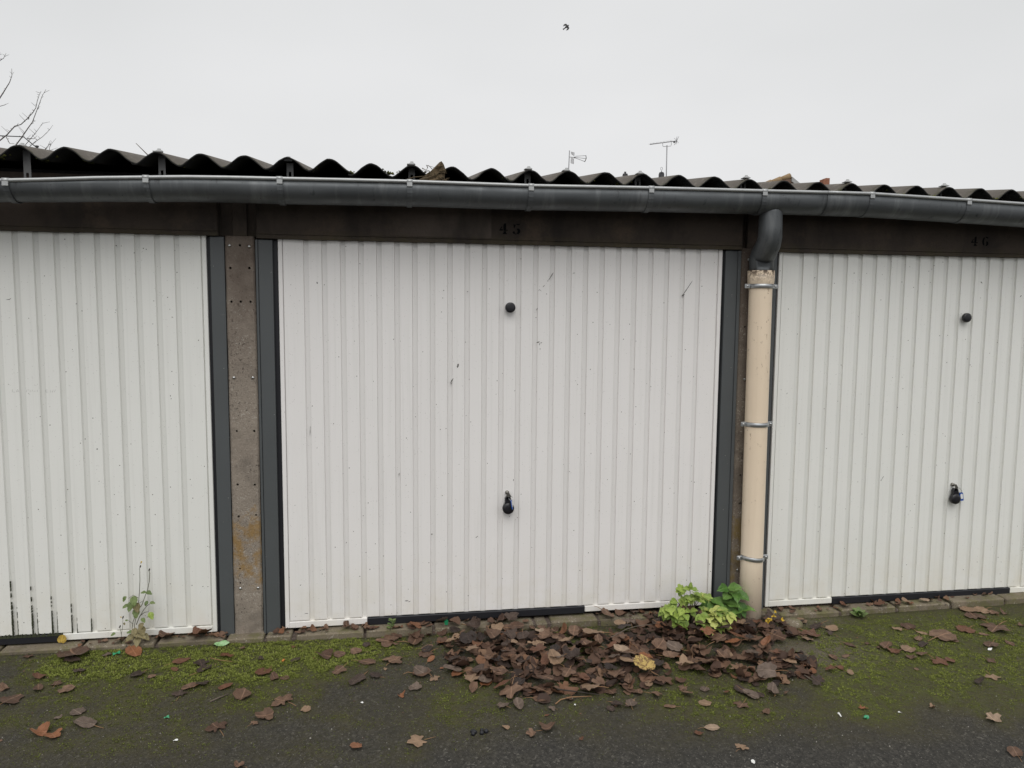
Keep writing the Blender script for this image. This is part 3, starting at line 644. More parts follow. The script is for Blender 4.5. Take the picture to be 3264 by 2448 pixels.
# moss along the sheet ends
mb = MB()
for k in range(-10, 33):
    xv = C0 + (k + .5) * WP; zv = 2.409 - 2 * AMP + (.013 if xv < -.4 else 0)
    amt = random.choice([.2, .5, .8, 1, 1.2])
    for i in range(int(26 * amt)):
        dx = random.gauss(0, .018); z = zv + .8 * AMP * (1 - math.cos(2 * math.pi * dx / WP)); y = EY + random.random() ** 2 * .05; r = random.uniform(.003, .008) * (.6 + .5 * amt); rv = random.random() * .9 + .05
        c = Vector((xv + dx, y, z + r * .4)); vs = [c + Vector((random.uniform(-.3, .3) * r, random.uniform(-.3, .3) * r, r * random.uniform(.7, 1.1)))] + [c + Vector((math.cos(a) * r * random.uniform(.7, 1.3), math.sin(a) * r * random.uniform(.7, 1.3), -r * .5)) for a in (0, 1.05, 2.1, 3.15, 4.2, 5.25)]
        mb.add(vs, [(0, 1 + j, 1 + (j + 1) % 6) for j in range(6)], 0, False, rv)
tag(obj('roof_moss', mb, 'roofmoss', None, False), 'dark moss tufts in the valleys along the corrugated roof edge', 'moss', kind='stuff')

# ------------------------------------------------------------------ gutter
GRX = [-4.407, -2.377, -2.152, -1.957, -1.762, -1.562, -1.359, -1.152, -0.855, -0.551, 0.06, 0.656, 1.257, 1.644, 1.888, 2.47, 2.822, 4.475]
GRZ = [2.1092, 2.2477, 2.2604, 2.2741, 2.2839, 2.2936, 2.2985, 2.3014, 2.3063, 2.3102, 2.3112, 2.3219, 2.3278, 2.3327, 2.3346, 2.32, 2.3102, 2.2556]
def rim(x): return float(np.interp(x, GRX, GRZ))
def gprof(x, e=0.):
    d = float(np.interp(x, [-2.4, -1.8, -1.1, 4], [.080, .096, .105, .110])) + e; z = rim(x); cy = -.207; r = .081 + e; pts = []
    pts.append((cy - r, z - .004))
    for i in range(15):
        a = math.pi + math.pi * i / 14; pts.append((cy + math.cos(a) * r, z - (d - r * .86) + math.sin(a) * r * .86))
    pts.append((cy + r, z + .006)); return pts
gut = thing('rain_gutter', 'half round grey zinc gutter hanging along the garage eaves', 'gutter', (.3, -.207, 2.28))
def channel(x0, x1, e=0.):
    n = max(2, int((x1 - x0) / .08)); mb = MB(); X = [x0 + (x1 - x0) * i / n for i in range(n + 1)]; vs = []; K = 17
    for x in X: vs += [(x, y, z) for y, z in gprof(x, e)]
    o_ = len(vs)
    for x in X: vs += [(x, y, z) for y, z in gprof(x, e - .0016)]
    fs = [(i * K + k, i * K + k + 1, i * K + K + k + 1, i * K + K + k) for i in range(n) for k in range(K - 1)]
    fs += [tuple(o_ + v for v in f[::-1]) for f in fs]
    for i in range(n):
        for k in (0, K - 1): fs.append((i * K + k, (i + 1) * K + k, o_ + (i + 1) * K + k, o_ + i * K + k))
    for k in range(K - 1):
        for i in (0, n): fs.append((i * K + k, i * K + k + 1, o_ + i * K + k + 1, o_ + i * K + k))
    mb.add(vs, fs, 0, True); obj('gutter_channel', mb, 'zinc', gut)
    b = MB(); b.tube([(x, -.207 - .081 - e - .001, rim(x) + .001) for x in X], .0085, 10); obj('gutter_bead', b, 'zinc_bright', gut)
channel(-4.2, 1.665); channel(1.645, 4.2, .0022)
for bx in BX:
    br = MB(); K = []
    P = gprof(bx, .0055)
    Q = gprof(bx, .0028); hw = .013
    vs = []
    for (y, z), (y2, z2) in zip(P, Q): vs += [(bx - hw, y, z), (bx + hw, y, z), (bx + hw, y2, z2), (bx - hw, y2, z2)]
    n = len(P); br.add(vs, [(i * 4 + k, i * 4 + (k + 1) % 4, i * 4 + 4 + (k + 1) % 4, i * 4 + 4 + k) for i in range(n - 1) for k in range(4)] + [(0, 1, 2, 3), (n * 4 - 4, n * 4 - 3, n * 4 - 2, n * 4 - 1)])
    bo = obj('gutter_bracket', br, 'zinc', gut)
    z = rim(bx); cl = MB(); yb = -.2891
    cl.tube([(bx - .014, yb, z + .001), (bx + .014, yb, z + .001)], .0108, 12, smooth=True); cl.box(bx - .013, bx + .013, yb - .0095, yb - .004, z - .024, z + .002, .001)
    obj('rim_clip', cl, 'zinc_bright', bo)
    sx = C0 + round((bx - C0) / WP) * WP; zc = 2.408 if bx > -1.3 else 2.42; zl = rim(sx) - .02; sp = MB()          # slotted hanger strap
    for (a, b, c, e) in ((-.016, -.006, zl, zc), (.006, .016, zl, zc), (-.006, .006, zl, zl + .045), (-.006, .006, zl + .085, zc)):
        sp.box(sx + a, sx + b, -.118, -.114, c, e)
    obj('hanger_strap', sp, 'zinc_dark', bo)
    obj('strap_bolt', MB().lathe((sx, -.118, zl + .030), (0, -1, 0), [(.006, -.001), (.006, .003), (.003, .005), (.0005, .0052)], 8), 'shiny', bo)

# debris lump wedged between roof and gutter
mb = MB(); rs = random.Random(4); cx, cz = -.430, 2.309
rings = 7; segs = 12; vs = []
for i in range(rings):
    t = i / (rings - 1); wid = .075 * (1 - t) + .012; h = .105 * t
    for k in range(segs):
        a = 2 * math.pi * k / segs; rr = rs.uniform(.75, 1.2); vs.append((cx + .045 * t + math.cos(a) * wid * rr, -.215 + math.sin(a) * .035 * rr, cz + h + rs.uniform(-.006, .006)))
mb.add(vs, [(i * segs + k, i * segs + (k + 1) % segs, (i + 1) * segs + (k + 1) % segs, (i + 1) * segs + k) for i in range(rings - 1) for k in range(segs)] + [tuple(range(segs)), tuple(range((rings - 1) * segs, rings * segs))])
for i in range(14):
    p = Vector((cx + rs.uniform(-.05, .07), -.24, cz + rs.uniform(.01, .09))); mb.tube([p, p + Vector((rs.uniform(-.03, .03), -.01, rs.uniform(-.015, .02))), p + Vector((rs.uniform(-.05, .04), -.005, rs.uniform(-.03, .02)))], [.002, .0015, .0006], 5)
mb.tube([(cx - .16, -.26, cz - .0), (cx - .09, -.25, cz + .03), (cx - .02, -.24, cz + .04)], .002, 5)
one('debris_clump', mb, 'clump', 'brown clump of moss and dead leaves wedged between roof edge and gutter', 'debris', (cx, -.21, cz - .02))
mb = MB(); mb.tube([(-1.86, .35, 2.40), (-1.91, .33, 2.51), (-1.955, .30, 2.56)], [.003, .003, .0015], 5)
mb.lathe((-1.84, .36, 2.475), (0, 0, 1), [(.012, 0), (.017, .008), (.006, .016)], 8); one('dry_stalk', mb, 'twig', 'thin dry stalk sticking up from the roof near the left bracket', 'twig', (-1.86, .35, 2.4))

# ------------------------------------------------------------------ downpipe
dp = thing('downpipe', 'cream plastic downpipe with grey zinc elbow fixed by three metal clamps', 'downpipe', (1.405, -.08, -.10))
mb = MB(); mb.tube([(1.372, -.205, 2.262), (1.372, -.205, 2.23), (1.372, -.205, 2.15), (1.373, -.203, 2.105), (1.379, -.180, 2.070), (1.389, -.130, 2.040), (1.394, -.095, 2.018), (1.394, -.080, 1.99), (1.394, -.08, 1.90)], [.058, .059, .061, .0625, .064, .066, .067, .067, .062], 28); obj('zinc_elbow', mb, 'zinc', dp)
obj('elbow_seam', MB().tube([(1.396 + .068 * math.cos(a), -.082 + .068 * math.sin(a), 2.012) for a in [i * math.pi / 12 for i in range(25)]], .0022, 6), 'zinc', dp)
mb = MB(); n = 28; prof = []
def ring(cx_, cy_, r, z): return [(cx_ + r * math.cos(2 * math.pi * k / n), cy_ + r * math.sin(2 * math.pi * k / n), z) for k in range(n)]
R_ = [(.068, 1.895), (.0705, 1.93), (.0725, 1.932), (.0725, 1.885), (.071, 1.865), (.0635, 1.85), (.0625, 1.82), (.0625, 1.0), (.0625, .3), (.0625, -.115)]
vs = []
for r, z in R_: xc = 1.394 + (1.932 - z) * .0062; vs += ring(xc, -.08, r, z)
mb.add(vs, [(i * n + k, i * n + (k + 1) % n, (i + 1) * n + (k + 1) % n, (i + 1) * n + k) for i in range(len(R_) - 1) for k in range(n)] + [tuple(range((len(R_) - 1) * n, len(R_) * n))], 0, True)
obj('plastic_pipe', mb, 'pvc', dp)
for zc in (1.847, 1.076, .303):
    xc = 1.394 + (1.932 - zc) * .0062; r = .0645 if zc < 1.8 else .0665; mb = MB(); vs = []; K = 25; tilt = .006 if zc < 1 else .0
    for k in range(K):
        a = math.radians(180 + 180 * k / (K - 1))
        for (rr, dz) in ((r, -.013), (r + .004, -.009), (r + .0045, 0), (r + .004, .009), (r, .013)): vs.append((xc + math.cos(a) * rr, -.08 + math.sin(a) * rr, zc + dz + math.cos(a) * tilt * -1))
    mb.add(vs, [(i * 5 + k, i * 5 + (k + 1) % 5, i * 5 + 5 + (k + 1) % 5, i * 5 + 5 + k) for i in range(K - 1) for k in range(5)], 0, True)
    co = obj('pipe_clamp', mb, 'galv', dp)
    for s in (-1, 1):
        xe = xc + s * (r + .014); lug = MB().box(xe - .0165, xe + .0165, -.092, -.082, zc - .013, zc + .013, .003); obj('clamp_lug', lug, 'galv', co)
        obj('clamp_screw', MB().lathe((xe + s * .003, -.092, zc), (0, -1, 0), [(.0065, -.001), (.0065, .003), (.004, .005), (.0005, .0055)], 10), 'shiny', co)
    obj('clamp_stem', MB().tube([(xc, .01, zc), (xc, -.02, zc)], .005, 8), 'zinc_dark', co)

# ------------------------------------------------------------------ fallen leaves
def outline(kind, n, rs):
    pts = []
    for i in range(n):
        a = 2 * math.pi * i / n; s_ = math.sin(a); c_ = math.cos(a)                       # a=90deg is the tip
        if kind == 'maple':
            lob = .62 + .38 * abs(math.cos(2.5 * (a - math.pi / 2))) ** 1.4; r = lob * (1.0 if s_ > -.3 else .72) + .05 * math.cos(15 * a)
            if s_ < -.92: r *= .42
        elif kind == 'poplar':
            r = .78 + .20 * s_ * abs(s_) ** .5 - .04 * math.cos(2 * a) + .035 * math.cos(11 * a)
            if s_ < -.93: r *= .78
        elif kind == 'oval':
            r = .60 / math.sqrt((c_ * 1.05) ** 2 + (s_ * .62) ** 2) + .02 * math.cos(13 * a)
        else:
            r = .72 + .14 * math.cos(3 * (a - math.pi / 2)) + .09 * math.cos(5 * a + 1) + .04 * math.cos(12 * a)
        pts.append((c_ * r * rs.uniform(.94, 1.06), s_ * r * rs.uniform(.94, 1.06)))
    return pts
def leaf_geo(kind, seed, curl=.25, fold=.25, petiole=True):
    rs = random.Random(seed); n = 26; o_ = outline(kind, n, rs); px0, py0 = rs.uniform(0, 6), rs.uniform(0, 6); ca = rs.uniform(0, 6.28); roll = rs.uniform(-.3, .9)
    def z(x, y):
        d = x * math.cos(ca) + y * math.sin(ca)
        return fold * abs(x) * .5 + curl * (d * d) * (.6 + roll) + .07 * math.sin(3.1 * x + px0) * math.cos(2.7 * y + py0) + .05 * math.sin(6.5 * x + 2 * y + py0)
    rr = [0, .36, .7, 1.0]; vs = [(0, 0, z(0, 0))]
    for r in rr[1:]:
        for (x, y) in o_: vs.append((x * r, y * r, z(x * r, y * r) + (rs.uniform(-.03, .05) if r == 1 else 0)))
    fs = [(0, 1 + k, 1 + (k + 1) % n) for k in range(n)]
    for j in range(2): fs += [(1 + j * n + k, 1 + (j + 1) * n + k, 1 + (j + 1) * n + (k + 1) % n, 1 + j * n + (k + 1) % n) for k in range(n)]
    s = .5                                                                # unit width
    zmin = min(v[2] for v in vs)
    vs = [(x * s, y * s, (zz - zmin) * s) for x, y, zz in vs]
    pet = None
    if petiole:
        b = Vector(vs[0]); by = min(v[1] for v in vs) ; pet = [(0, by * .75, vs[0][2] * .8), (.04 * rs.uniform(-1, 1), by - .18, .06), (.12 * rs.uniform(-1, 1), by - .18 - rs.uniform(.1, .3), .03)]
    return vs, fs, pet
KINDS = ['poplar', 'poplar', 'oval', 'ragged', 'poplar', 'oval', 'maple']
LMESH = {}
def leaf_mesh(kind, var, col):
    key = (kind, var, col)
    if key not in LMESH:
        curl = [.10, .30, .55, .9][var % 4]; vs, fs, pet = leaf_geo(kind, hash_s(kind) + var * 13, curl, [.1, .3, .5, .2][var % 4], var % 2 == 0)
        mb = MB(); mb.add(vs, fs, 0, True)
        if pet: mb.tube(pet, [.016, .013, .010], 5, mi=1)
        me = mb.mesh('fallen_leaf'); me.materials.append(LM[col]); me.materials.append(MAT['petiole']); LMESH[key] = me
    return LMESH[key]
def hash_s(s): return sum(ord(c) * (i + 3) for i, c in enumerate(s))
rl = random.Random(11)
def put_leaf(x, y, size, col, kind=None, var=None, z=None, tilt=.22, rot=None):
    kind = kind or rl.choice(KINDS); var = rl.randrange(12) if var is None else var
    o = bpy.data.objects.new('fallen_leaf', leaf_mesh(kind, var, col)); COL.objects.link(o)
    s = size * 1.08; o.scale = (s, s, s * rl.uniform(.7, 1.15))
    tx, ty = rl.gauss(0, tilt), rl.gauss(0, tilt); o.rotation_euler = (tx, ty, rl.uniform(0, 6.28) if rot is None else rot)
    zz = float(gz(x, y)) if z is None else z
    o.location = (x, y, zz + .002 + .30 * s * min(.7, abs(tx) + abs(ty))); return o
SC = [(-2.36, -.44, .047, 'b'), (-2.29, -.54, .112, 'b'), (-2.41, -.11, .051, 'b'), (-2.21, -.11, .174, 'b'), (-2.18, -.19, .085, 'd'), (-1.92, -.13, .116, 'o'), (-2.04, -.14, .052, 'g'), (-2.26, -.35, .07, 'r'), (-2.16, -.41, .058, 'b'), (-2.1, -.47, .079, 'b'), (-2.22, -.45, .063, 'b'), (-2.1, -.31, .066, 'd'), (-1.82, -.36, .077, 'd'), (-1.76, -.39, .044, 'b'), (-1.66, -.25, .085, 'r'), (-1.56, -.29, .085, 'd'), (-1.53, -.35, .084, 'd'), (-1.67, -.33, .044, 'r'), (-1.45, -.23, .081, 'r'), (-1.39, -.15, .035, 'b'), (-1.55, -.52, .074, 'b'), (-1.5, -.5, .07, 'd'), (-1.58, -.58, .068, 'd'), (-1.39, -.54, .064, 'r'), (-1.3, -.64, .093, 'b'), (-1.96, -.68, .074, 'g'), (-2.03, -.71, .039, 'g'), (-1.9, -.77, .106, 'g'), (-2.06, -.81, .08, 'o'), (-1.99, -.85, .08, 'o'), (-1.35, -.88, .091, 'b'), (-1.21, -.86, .039, 'b'), (-1.21, -1.15, .048, 'b'), (-2.18, -.86, .018, 'b'), (-.65, -.15, .14, 'b'), (-.98, -.27, .093, 'b'), (-.91, -.27, .07, 'b'), (-.83, -.24, .071, 'b'), (-.52, -.16, .122, 'b'), (-.76, -.36, .086, 'b'), (-.63, -.36, .115, 'b'), (-.46, -.31, .088, 'b'), (-.89, -.44, .078, 'b'), (-1.11, -.31, .052, 'd'), (-1.24, -.41, .094, 'r'), (-1.28, -.28, .046, 'd'), (-1.18, -.49, .049, 'b'), (-1.14, -.48, .049, 'b'), (-.8, -.54, .109, 'd'), (-.71, -.51, .066, 'd'), (-.67, -.44, .028, 't'), (-.51, -.51, .111, 'b'), (-.44, -.56, .055, 't'), (-.53, -.64, .075, 'g'), (-.6, -.7, .042, 'o'), (-1.11, -.7, .108, 'b'), (-1.17, -.81, .094, 'b'), (-1.01, -.78, .05, 't'), (-.77, -1.08, .06, 'o'), (-.53, -1.06, .094, 't'), (-.16, -1.02, .039, 't'), (-1.14, -.16, .027, 'r'), (-.4, -.47, .023, 'o'), (-.32, -.54, .078, 'o'), (-.2, -.64, .082, 'o'), (.01, -1.05, .083, 'b'), (-.06, -1.08, .053, 'b'), (.13, -1.14, .014, 'r'), (.03, -.94, .02, 'r'), (.03, -.81, .079, 'b'), (.36, -.8, .075, 'b'), (.44, -.81, .043, 'b'), (.49, -.81, .059, 'b'), (.42, -.9, .062, 't'), (.35, -.91, .031, 'b'), (.32, -.94, .046, 'd'), (.59, -.94, .052, 'b'), (.82, -.8, .054, 'g'), (.77, -.93, .068, 't'), (.93, -.95, .074, 'b'), (1.0, -1.03, .041, 'b'), (.71, -1.12, .069, 'p'), (.63, -1.16, .044, 'r'), (.77, -1.27, .057, 't'), (.99, -.84, .092, 'd'), (1.05, -.87, .065, 'd'), (.93, -.68, .074, 'b'), (1.07, -.68, .068, 't'), (1.81, -.24, .085, 't'), (2.19, -.3, .066, 't'), (2.27, -.29, .092, 'b'), (1.8, -.45, .062, 'b'), (1.9, -.44, .038, 'b'), (1.93, -.5, .031, 'b'), (1.98, -.49, .087, 'b'), (1.98, -.56, .086, 'r'), (2.08, -.54, .086, 't'), (2.02, -.63, .06, 'b'), (2.19, -.51, .069, 'd'), (2.22, -.43, .064, 'b'), (2.29, -.37, .058, 't'), (2.36, -.43, .16, 'b'), (2.39, -.48, .057, 'b'), (2.1, -.61, .061, 'b'), (2.14, -.68, .101, 'r'), (2.21, -.69, .06, 'r'), (1.97, -.74, .029, 'b'), (2.41, -.71, .06, 'b'), (2.18, -.91, .062, 'd'), (2.29, -.86, .074, 't'), (1.99, -1.21, .072, 'p'), (1.8, -1.07, .034, 't'), (1.47, -1.04, .042, 'o'), (1.88, -1.44, .066, 'b'), (2.75, -.24, .129, 'b'), (2.78, -.12, .112, 't'), (2.87, -.15, .105, 't'), (2.9, -.2, .069, 'b'), (2.96, -.21, .048, 'b'), (2.58, -.36, .118, 'r'), (2.75, -.38, .151, 'b'), (2.62, -.44, .052, 'b'), (2.56, -.56, .088, 'b'), (2.67, -.56, .056, 'b'), (1.7, -.56, .048, 'b'), (1.62, -.57, .06, 'b'), (1.69, -.12, .094, 't'), (1.55, -.24, .078, 'b'), (1.65, -.31, .128, 'r'), (1.38, -.56, .083, 't'), (1.3, -.55, .072, 'b'), (2.92, -.37, .046, 'b')]
CW = {'b': 'brown', 'd': 'dark brown', 'r': 'rust-red', 'g': 'grey-brown', 't': 'tan', 'o': 'orange-brown', 'p': 'pale beige'}
def zone(x, y):
    if x < -1.0: return ('on the moss before the left door' if y > -.45 else 'on the asphalt at the lower left')
    if x < -.42 and y > -.6: return 'on the moss just left of the leaf heap'
    if x < 1.15: return 'on the ground in front of the leaf heap'
    if y < -.95: return 'on the bare asphalt at the lower right'
    if y > -.35: return 'near the sill under door 46'
    return ('on the moss before door 46' if x < 2.2 else 'on the moss at the far right')
ORD = ['', 'second', 'third', 'fourth', 'fifth', 'sixth', 'seventh', 'eighth', 'ninth', 'tenth', 'eleventh', 'twelfth', 'thirteenth', 'fourteenth', 'fifteenth', 'sixteenth', 'seventeenth', 'eighteenth', 'nineteenth', 'twentieth', 'twenty-first', 'twenty-second', 'twenty-third', 'twenty-fourth', 'twenty-fifth', 'twenty-sixth']
special = {(-1.11, -.7): 'maple', (-.53, -1.06): 'maple', (-.6, -.7): 'maple', (1.47, -1.04): 'maple', (1.07, -.68): 'maple', (1.98, -.56): 'maple', (2.14, -.68): 'maple', (.77, -1.27): 'maple', (-1.9, -.77): 'oval', (-.76, -.36): 'oval', (-1.35, -.88): 'maple'}
byz = {}
for (x, y, s, c) in SC: byz.setdefault((zone(x, y), c), []).append((x, y, s, c))
for (zn, c), lst in byz.items():
    lst.sort()
    for i, (x, y, s, c_) in enumerate(lst):
        flat = s < .06 or rl.random() < .7
        o = put_leaf(x, y, max(s, .022), c_, special.get((x, y)), var=rl.choice([0, 4, 8]) if s > .1 else rl.choice([0, 0, 1, 1, 2, 4, 4, 5, 8, 9]) if s > .05 else rl.randrange(8), tilt=.05 if flat or s > .1 else .16)
        if len(lst) == 1: lab = f'only {CW[c]} leaf {zn}'
        elif i == 0: lab = f'{CW[c]} leaf {zn}, leftmost of {len(lst)}'
        elif i == len(lst) - 1: lab = f'{CW[c]} leaf {zn}, rightmost of {len(lst)}'
        else: lab = f'{CW[c]} leaf {zn}, {ORD[i]} from the left'
        tag(o, lab, 'leaf', 'fallen leaves scattered over the ground')
# the heap
HP = [(-.70, -.085), (-.40, -.2), (-.42, -.44), (-.36, -.62), (-.11, -.75), (.05, -.85), (.38, -.81), (.74, -.75), (1.02, -.76), (1.23, -.8), (1.55, -.65), (1.42, -.44), (1.68, -.22), (1.62, -.07), (1.48, -.05), (1.30, -.03), (.9, -.0), (.56, -.02), (.50, -.10), (.14, -.11), (.10, -.0), (-.1, .0), (-.36, -.02)]
def inside(x, y, P):
    r = False; n = len(P)
    for i in range(n):
        (x0, y0), (x1, y1) = P[i], P[(i + 1) % n]
        if (y0 > y) != (y1 > y) and x < (x1 - x0) * (y - y0) / (y1 - y0) + x0: r = not r
    return r
def edge_d(x, y):
    d = 9
    for i in range(len(HP)):
        a, b = Vector((*HP[i], 0)), Vector((*HP[(i + 1) % len(HP)], 0)); p = Vector((x, y, 0)); t = max(0, min(1, (p - a).dot(b - a) / max((b - a).length_squared, 1e-9))); d = min(d, (a + (b - a) * t - p).length)
    return d
def base_z(x, y): return max(float(gz(x, y)), float(gz(x, min(y, -.08)))) if y < -.075 else float(np.interp(x, [-2.9, -1.2, -.8, 0, .5, 1.8, 3.0], [-.006, -.004, -.004, -.016, -.018, -.048, -.026]))
def heap_h(x, y):
    return .042 * min(1, edge_d(x, y) / .16) * (.6 + .7 * float(fbm(x, y, 4, 91)))
def on_pipe(x, y, r): return abs(x - 1.405) < .05 + r and y > -.15
placed = []
def thin(x, y): return rl.random() > min(1, .25 + edge_d(x, y) / .14) * min(1, .35 + 1.3 * float(fbm(x, y, 6, 61)))
def pick(minsep, tries=400):
    for _ in range(tries):
        x, y = rl.uniform(-.7, 1.7), rl.uniform(-.86, -.0)
        if not inside(x, y, HP) or on_pipe(x, y, .02) or thin(x, y): continue
        if x < -.4 and rl.random() < .6: continue
        if all((x - a) ** 2 + (y - b) ** 2 > minsep ** 2 for a, b in placed): placed.append((x, y)); return x, y
    return None
mb = MB()                                                               # under layers: one mass
for i in range(1250):
    x, y = rl.uniform(-.7, 1.7), rl.uniform(-.86, 0)
    if not inside(x, y, HP) or thin(x, y): continue
    if on_pipe(x, y, .03): continue
    kind = rl.choice(KINDS); var = rl.randrange(8); vs, fs, pet = leaf_geo(kind, hash_s(kind) + var * 13, [.1, .3, .55, .9][var % 4], .3, False)
    s = rl.uniform(.045, .095); M_ = Matrix.Translation((x, y, base_z(x, y) + .004 + heap_h(x, y) * rl.uniform(.0, .72))) @ Matrix.Rotation(rl.uniform(0, 6.28), 4, 'Z') @ Matrix.Rotation(rl.gauss(0, .28), 4, 'X') @ Matrix.Rotation(rl.gauss(0, .28), 4, 'Y') @ Matrix.Scale(s, 4)
    mb.add([M_ @ Vector(v) for v in vs], fs, 0, True, min(.9, max(.01, rl.gauss(.42, .27))))
for i in range(150):                                                    # torn pieces lodged under the doors
    x = rl.choice([rl.uniform(-2.25, -1.48), rl.uniform(-1.25, -.45), rl.uniform(.5, 1.3), rl.uniform(1.48, 3.1)]); y = rl.uniform(-.065, .01)
    if on_pipe(x, y, .03): continue
    kind = rl.choice(KINDS); var = rl.randrange(8); vs, fs, pet = leaf_geo(kind, hash_s(kind) + var * 13, .6, .3, False); s = rl.uniform(.02, .055)
    M_ = Matrix.Translation((x, y, base_z(x, y) + .002)) @ Matrix.Rotation(rl.uniform(0, 6.28), 4, 'Z') @ Matrix.Rotation(rl.gauss(0, .3), 4, 'X') @ Matrix.Scale(s, 4)
    mb.add([M_ @ Vector(v) for v in vs], fs, 0, True, min(.9, max(.01, rl.gauss(.6, .2))))
for i in range(900):                                                    # crumbs around and between
    x, y = rl.uniform(-2.6, 3.0), -.08 - abs(rl.gauss(0, .35))
    if rl.random() < .6: x = rl.uniform(-.8, 1.9)
    if y < -1.4: continue
    r = rl.uniform(.002, .006); z = base_z(x, y) + (heap_h(x, y) * .8 if inside(x, y, HP) else 0) + .002; a0 = rl.random() * 6
    mb.add([(x + math.cos(a0 + k * 2.1) * r * rl.uniform(.6, 1.6), y + math.sin(a0 + k * 2.1) * r, z + rl.uniform(0, .004)) for k in range(3)], [(0, 1, 2)], 0, False, min(.95, max(.01, rl.gauss(.5, .25))))
tag(obj('leaf_litter', mb, 'litter', None, False), 'dense brown leaf litter beneath the top leaves of the heap', 'leaf litter', kind='stuff')
HL = 0; heap = []
cols = 'bbbbbbbdddkkgggrrttto'
while HL < 160:
    p = pick(.058 if HL < 110 else .035)
    if HL >= 128:                                                       # stragglers just outside the heap
        x, y = rl.uniform(-.85, 1.8), rl.uniform(-.95, -.09); p = (x, y) if not inside(x, y, HP) and edge_d(x, y) < .13 and not on_pipe(x, y, .03) else None
        if not p: continue
    if not p: break
    x, y = p; s = rl.choice([.06, .07, .08, .09, .10, .115]) if HL < 105 else rl.choice([.04, .05, .065, .075])
    hc = rl.choice(cols); o = put_leaf(x, y, s, hc, z=base_z(x, y) + .003 + (heap_h(x, y) * rl.uniform(.75, 1.0) if inside(x, y, HP) else 0), var=rl.choice([0, 0, 1, 1, 4, 4, 5, 8, 8, 9, 2, 6]), tilt=.20); heap.append((x, y, o, hc)); HL += 1
CW['k'] = 'blackish'; hz = {}
for (x, y, o, c) in heap: hz.setdefault((('left ' if x < .5 else 'right ') + ('rear' if y > -.3 else 'middle' if y > -.55 else 'front'), c), []).append((x, y, o))
for (rw, c), lst in hz.items():
    lst.sort(key=lambda e: e[0])
    for i, (x, y, o) in enumerate(lst):
        wh = f'leftmost of {len(lst)}' if i == 0 else f'rightmost of {len(lst)}' if i == len(lst) - 1 else f'{ORD[i]} from the left'
        tag(o, f'{CW[c]} leaf in the {rw} of the leaf heap, {wh}' if len(lst) > 1 else f'only {CW[c]} leaf in the {rw} of the leaf heap', 'leaf', 'dead leaves in the heap below door 45')
def spec_leaf(x, y, s, c, kind, var, lab, rot, dz=.0, tilt=.15):
    o = put_leaf(x, y, s, c, kind, var, base_z(x, y) + dz + (heap_h(x, y) if inside(x, y, HP) else 0), tilt, rot); return tag(o, lab, 'leaf', 'fallen leaves scattered over the ground')
spec_leaf(.575, -.655, .125, 'y', 'poplar', 0, 'large gold-flecked leaf with pale stem at the front of the heap', .35, .012, .1)
spec_leaf(1.043, -.34, .10, 'o', 'maple', 4, 'bright orange-brown leaf on the heap below the green plants', 1.0, .02)
spec_leaf(1.03, -.25, .075, 'p', 'poplar', 2, 'pale tan leaf on the heap just behind the orange one', 1.8, .02)
spec_leaf(.502, -.50, .08, 'p', 'oval', 2, 'pale straw leaf in the middle of the heap', 1.2, .02)
spec_leaf(.14, -.22, .06, 'p', 'ragged', 1, 'small pale straw leaf on the left rear of the heap', 1.2, .02)
spec_leaf(.16, -.55, .10, 'g', 'poplar', 0, 'grey-brown round leaf with orange stem in the left of the heap', 1.9, .02, .1)
spec_leaf(-1.62, -.045, .13, 'r', 'ragged', 3, 'rust-red curled leaf lying on the sill under the left door', .3, .004)
spec_leaf(-1.79, -.03, .10, 'b', 'ragged', 2, 'brown curled leaf on the sill beside the flowering weed', 1.3, .004)
spec_leaf(-2.02, -.055, .05, 't', 'oval', 1, 'small tan leaf on the sill left of the flowering weed', .2, .004)
spec_leaf(-.88, -.03, .06, 'b', 'ragged', 3, 'brown curled leaf on the sill under the left half of door 45', .2, .004)
spec_leaf(2.03, -.045, .075, 'r', 'ragged', 3, 'rust-red curled leaf on the sill left of the rosette weed', .2, .004)
spec_leaf(2.25, -.06, .08, 'r', 'ragged', 7, 'rust-red curled leaf on the sill right of the rosette weed', 1.2, .004)
spec_leaf(2.42, -.06, .06, 't', 'oval', 2, 'tan leaf lying on the sill below the black seal of door 46', .2, .004)
spec_leaf(2.55, -.05, .055, 'p', 'oval', 5, 'pale beige leaf standing against the sill below door 46', 1.2, .004, .5)
o = put_leaf(-2.295, -.02, .05, 'yel', 'poplar', 1, .0, 0, 1.2); o.rotation_euler = (1.45, .2, .1); o.location = (-2.295, -.02, .012)
tag(o, 'single yellow leaf caught under the bottom edge of the left door', 'leaf')

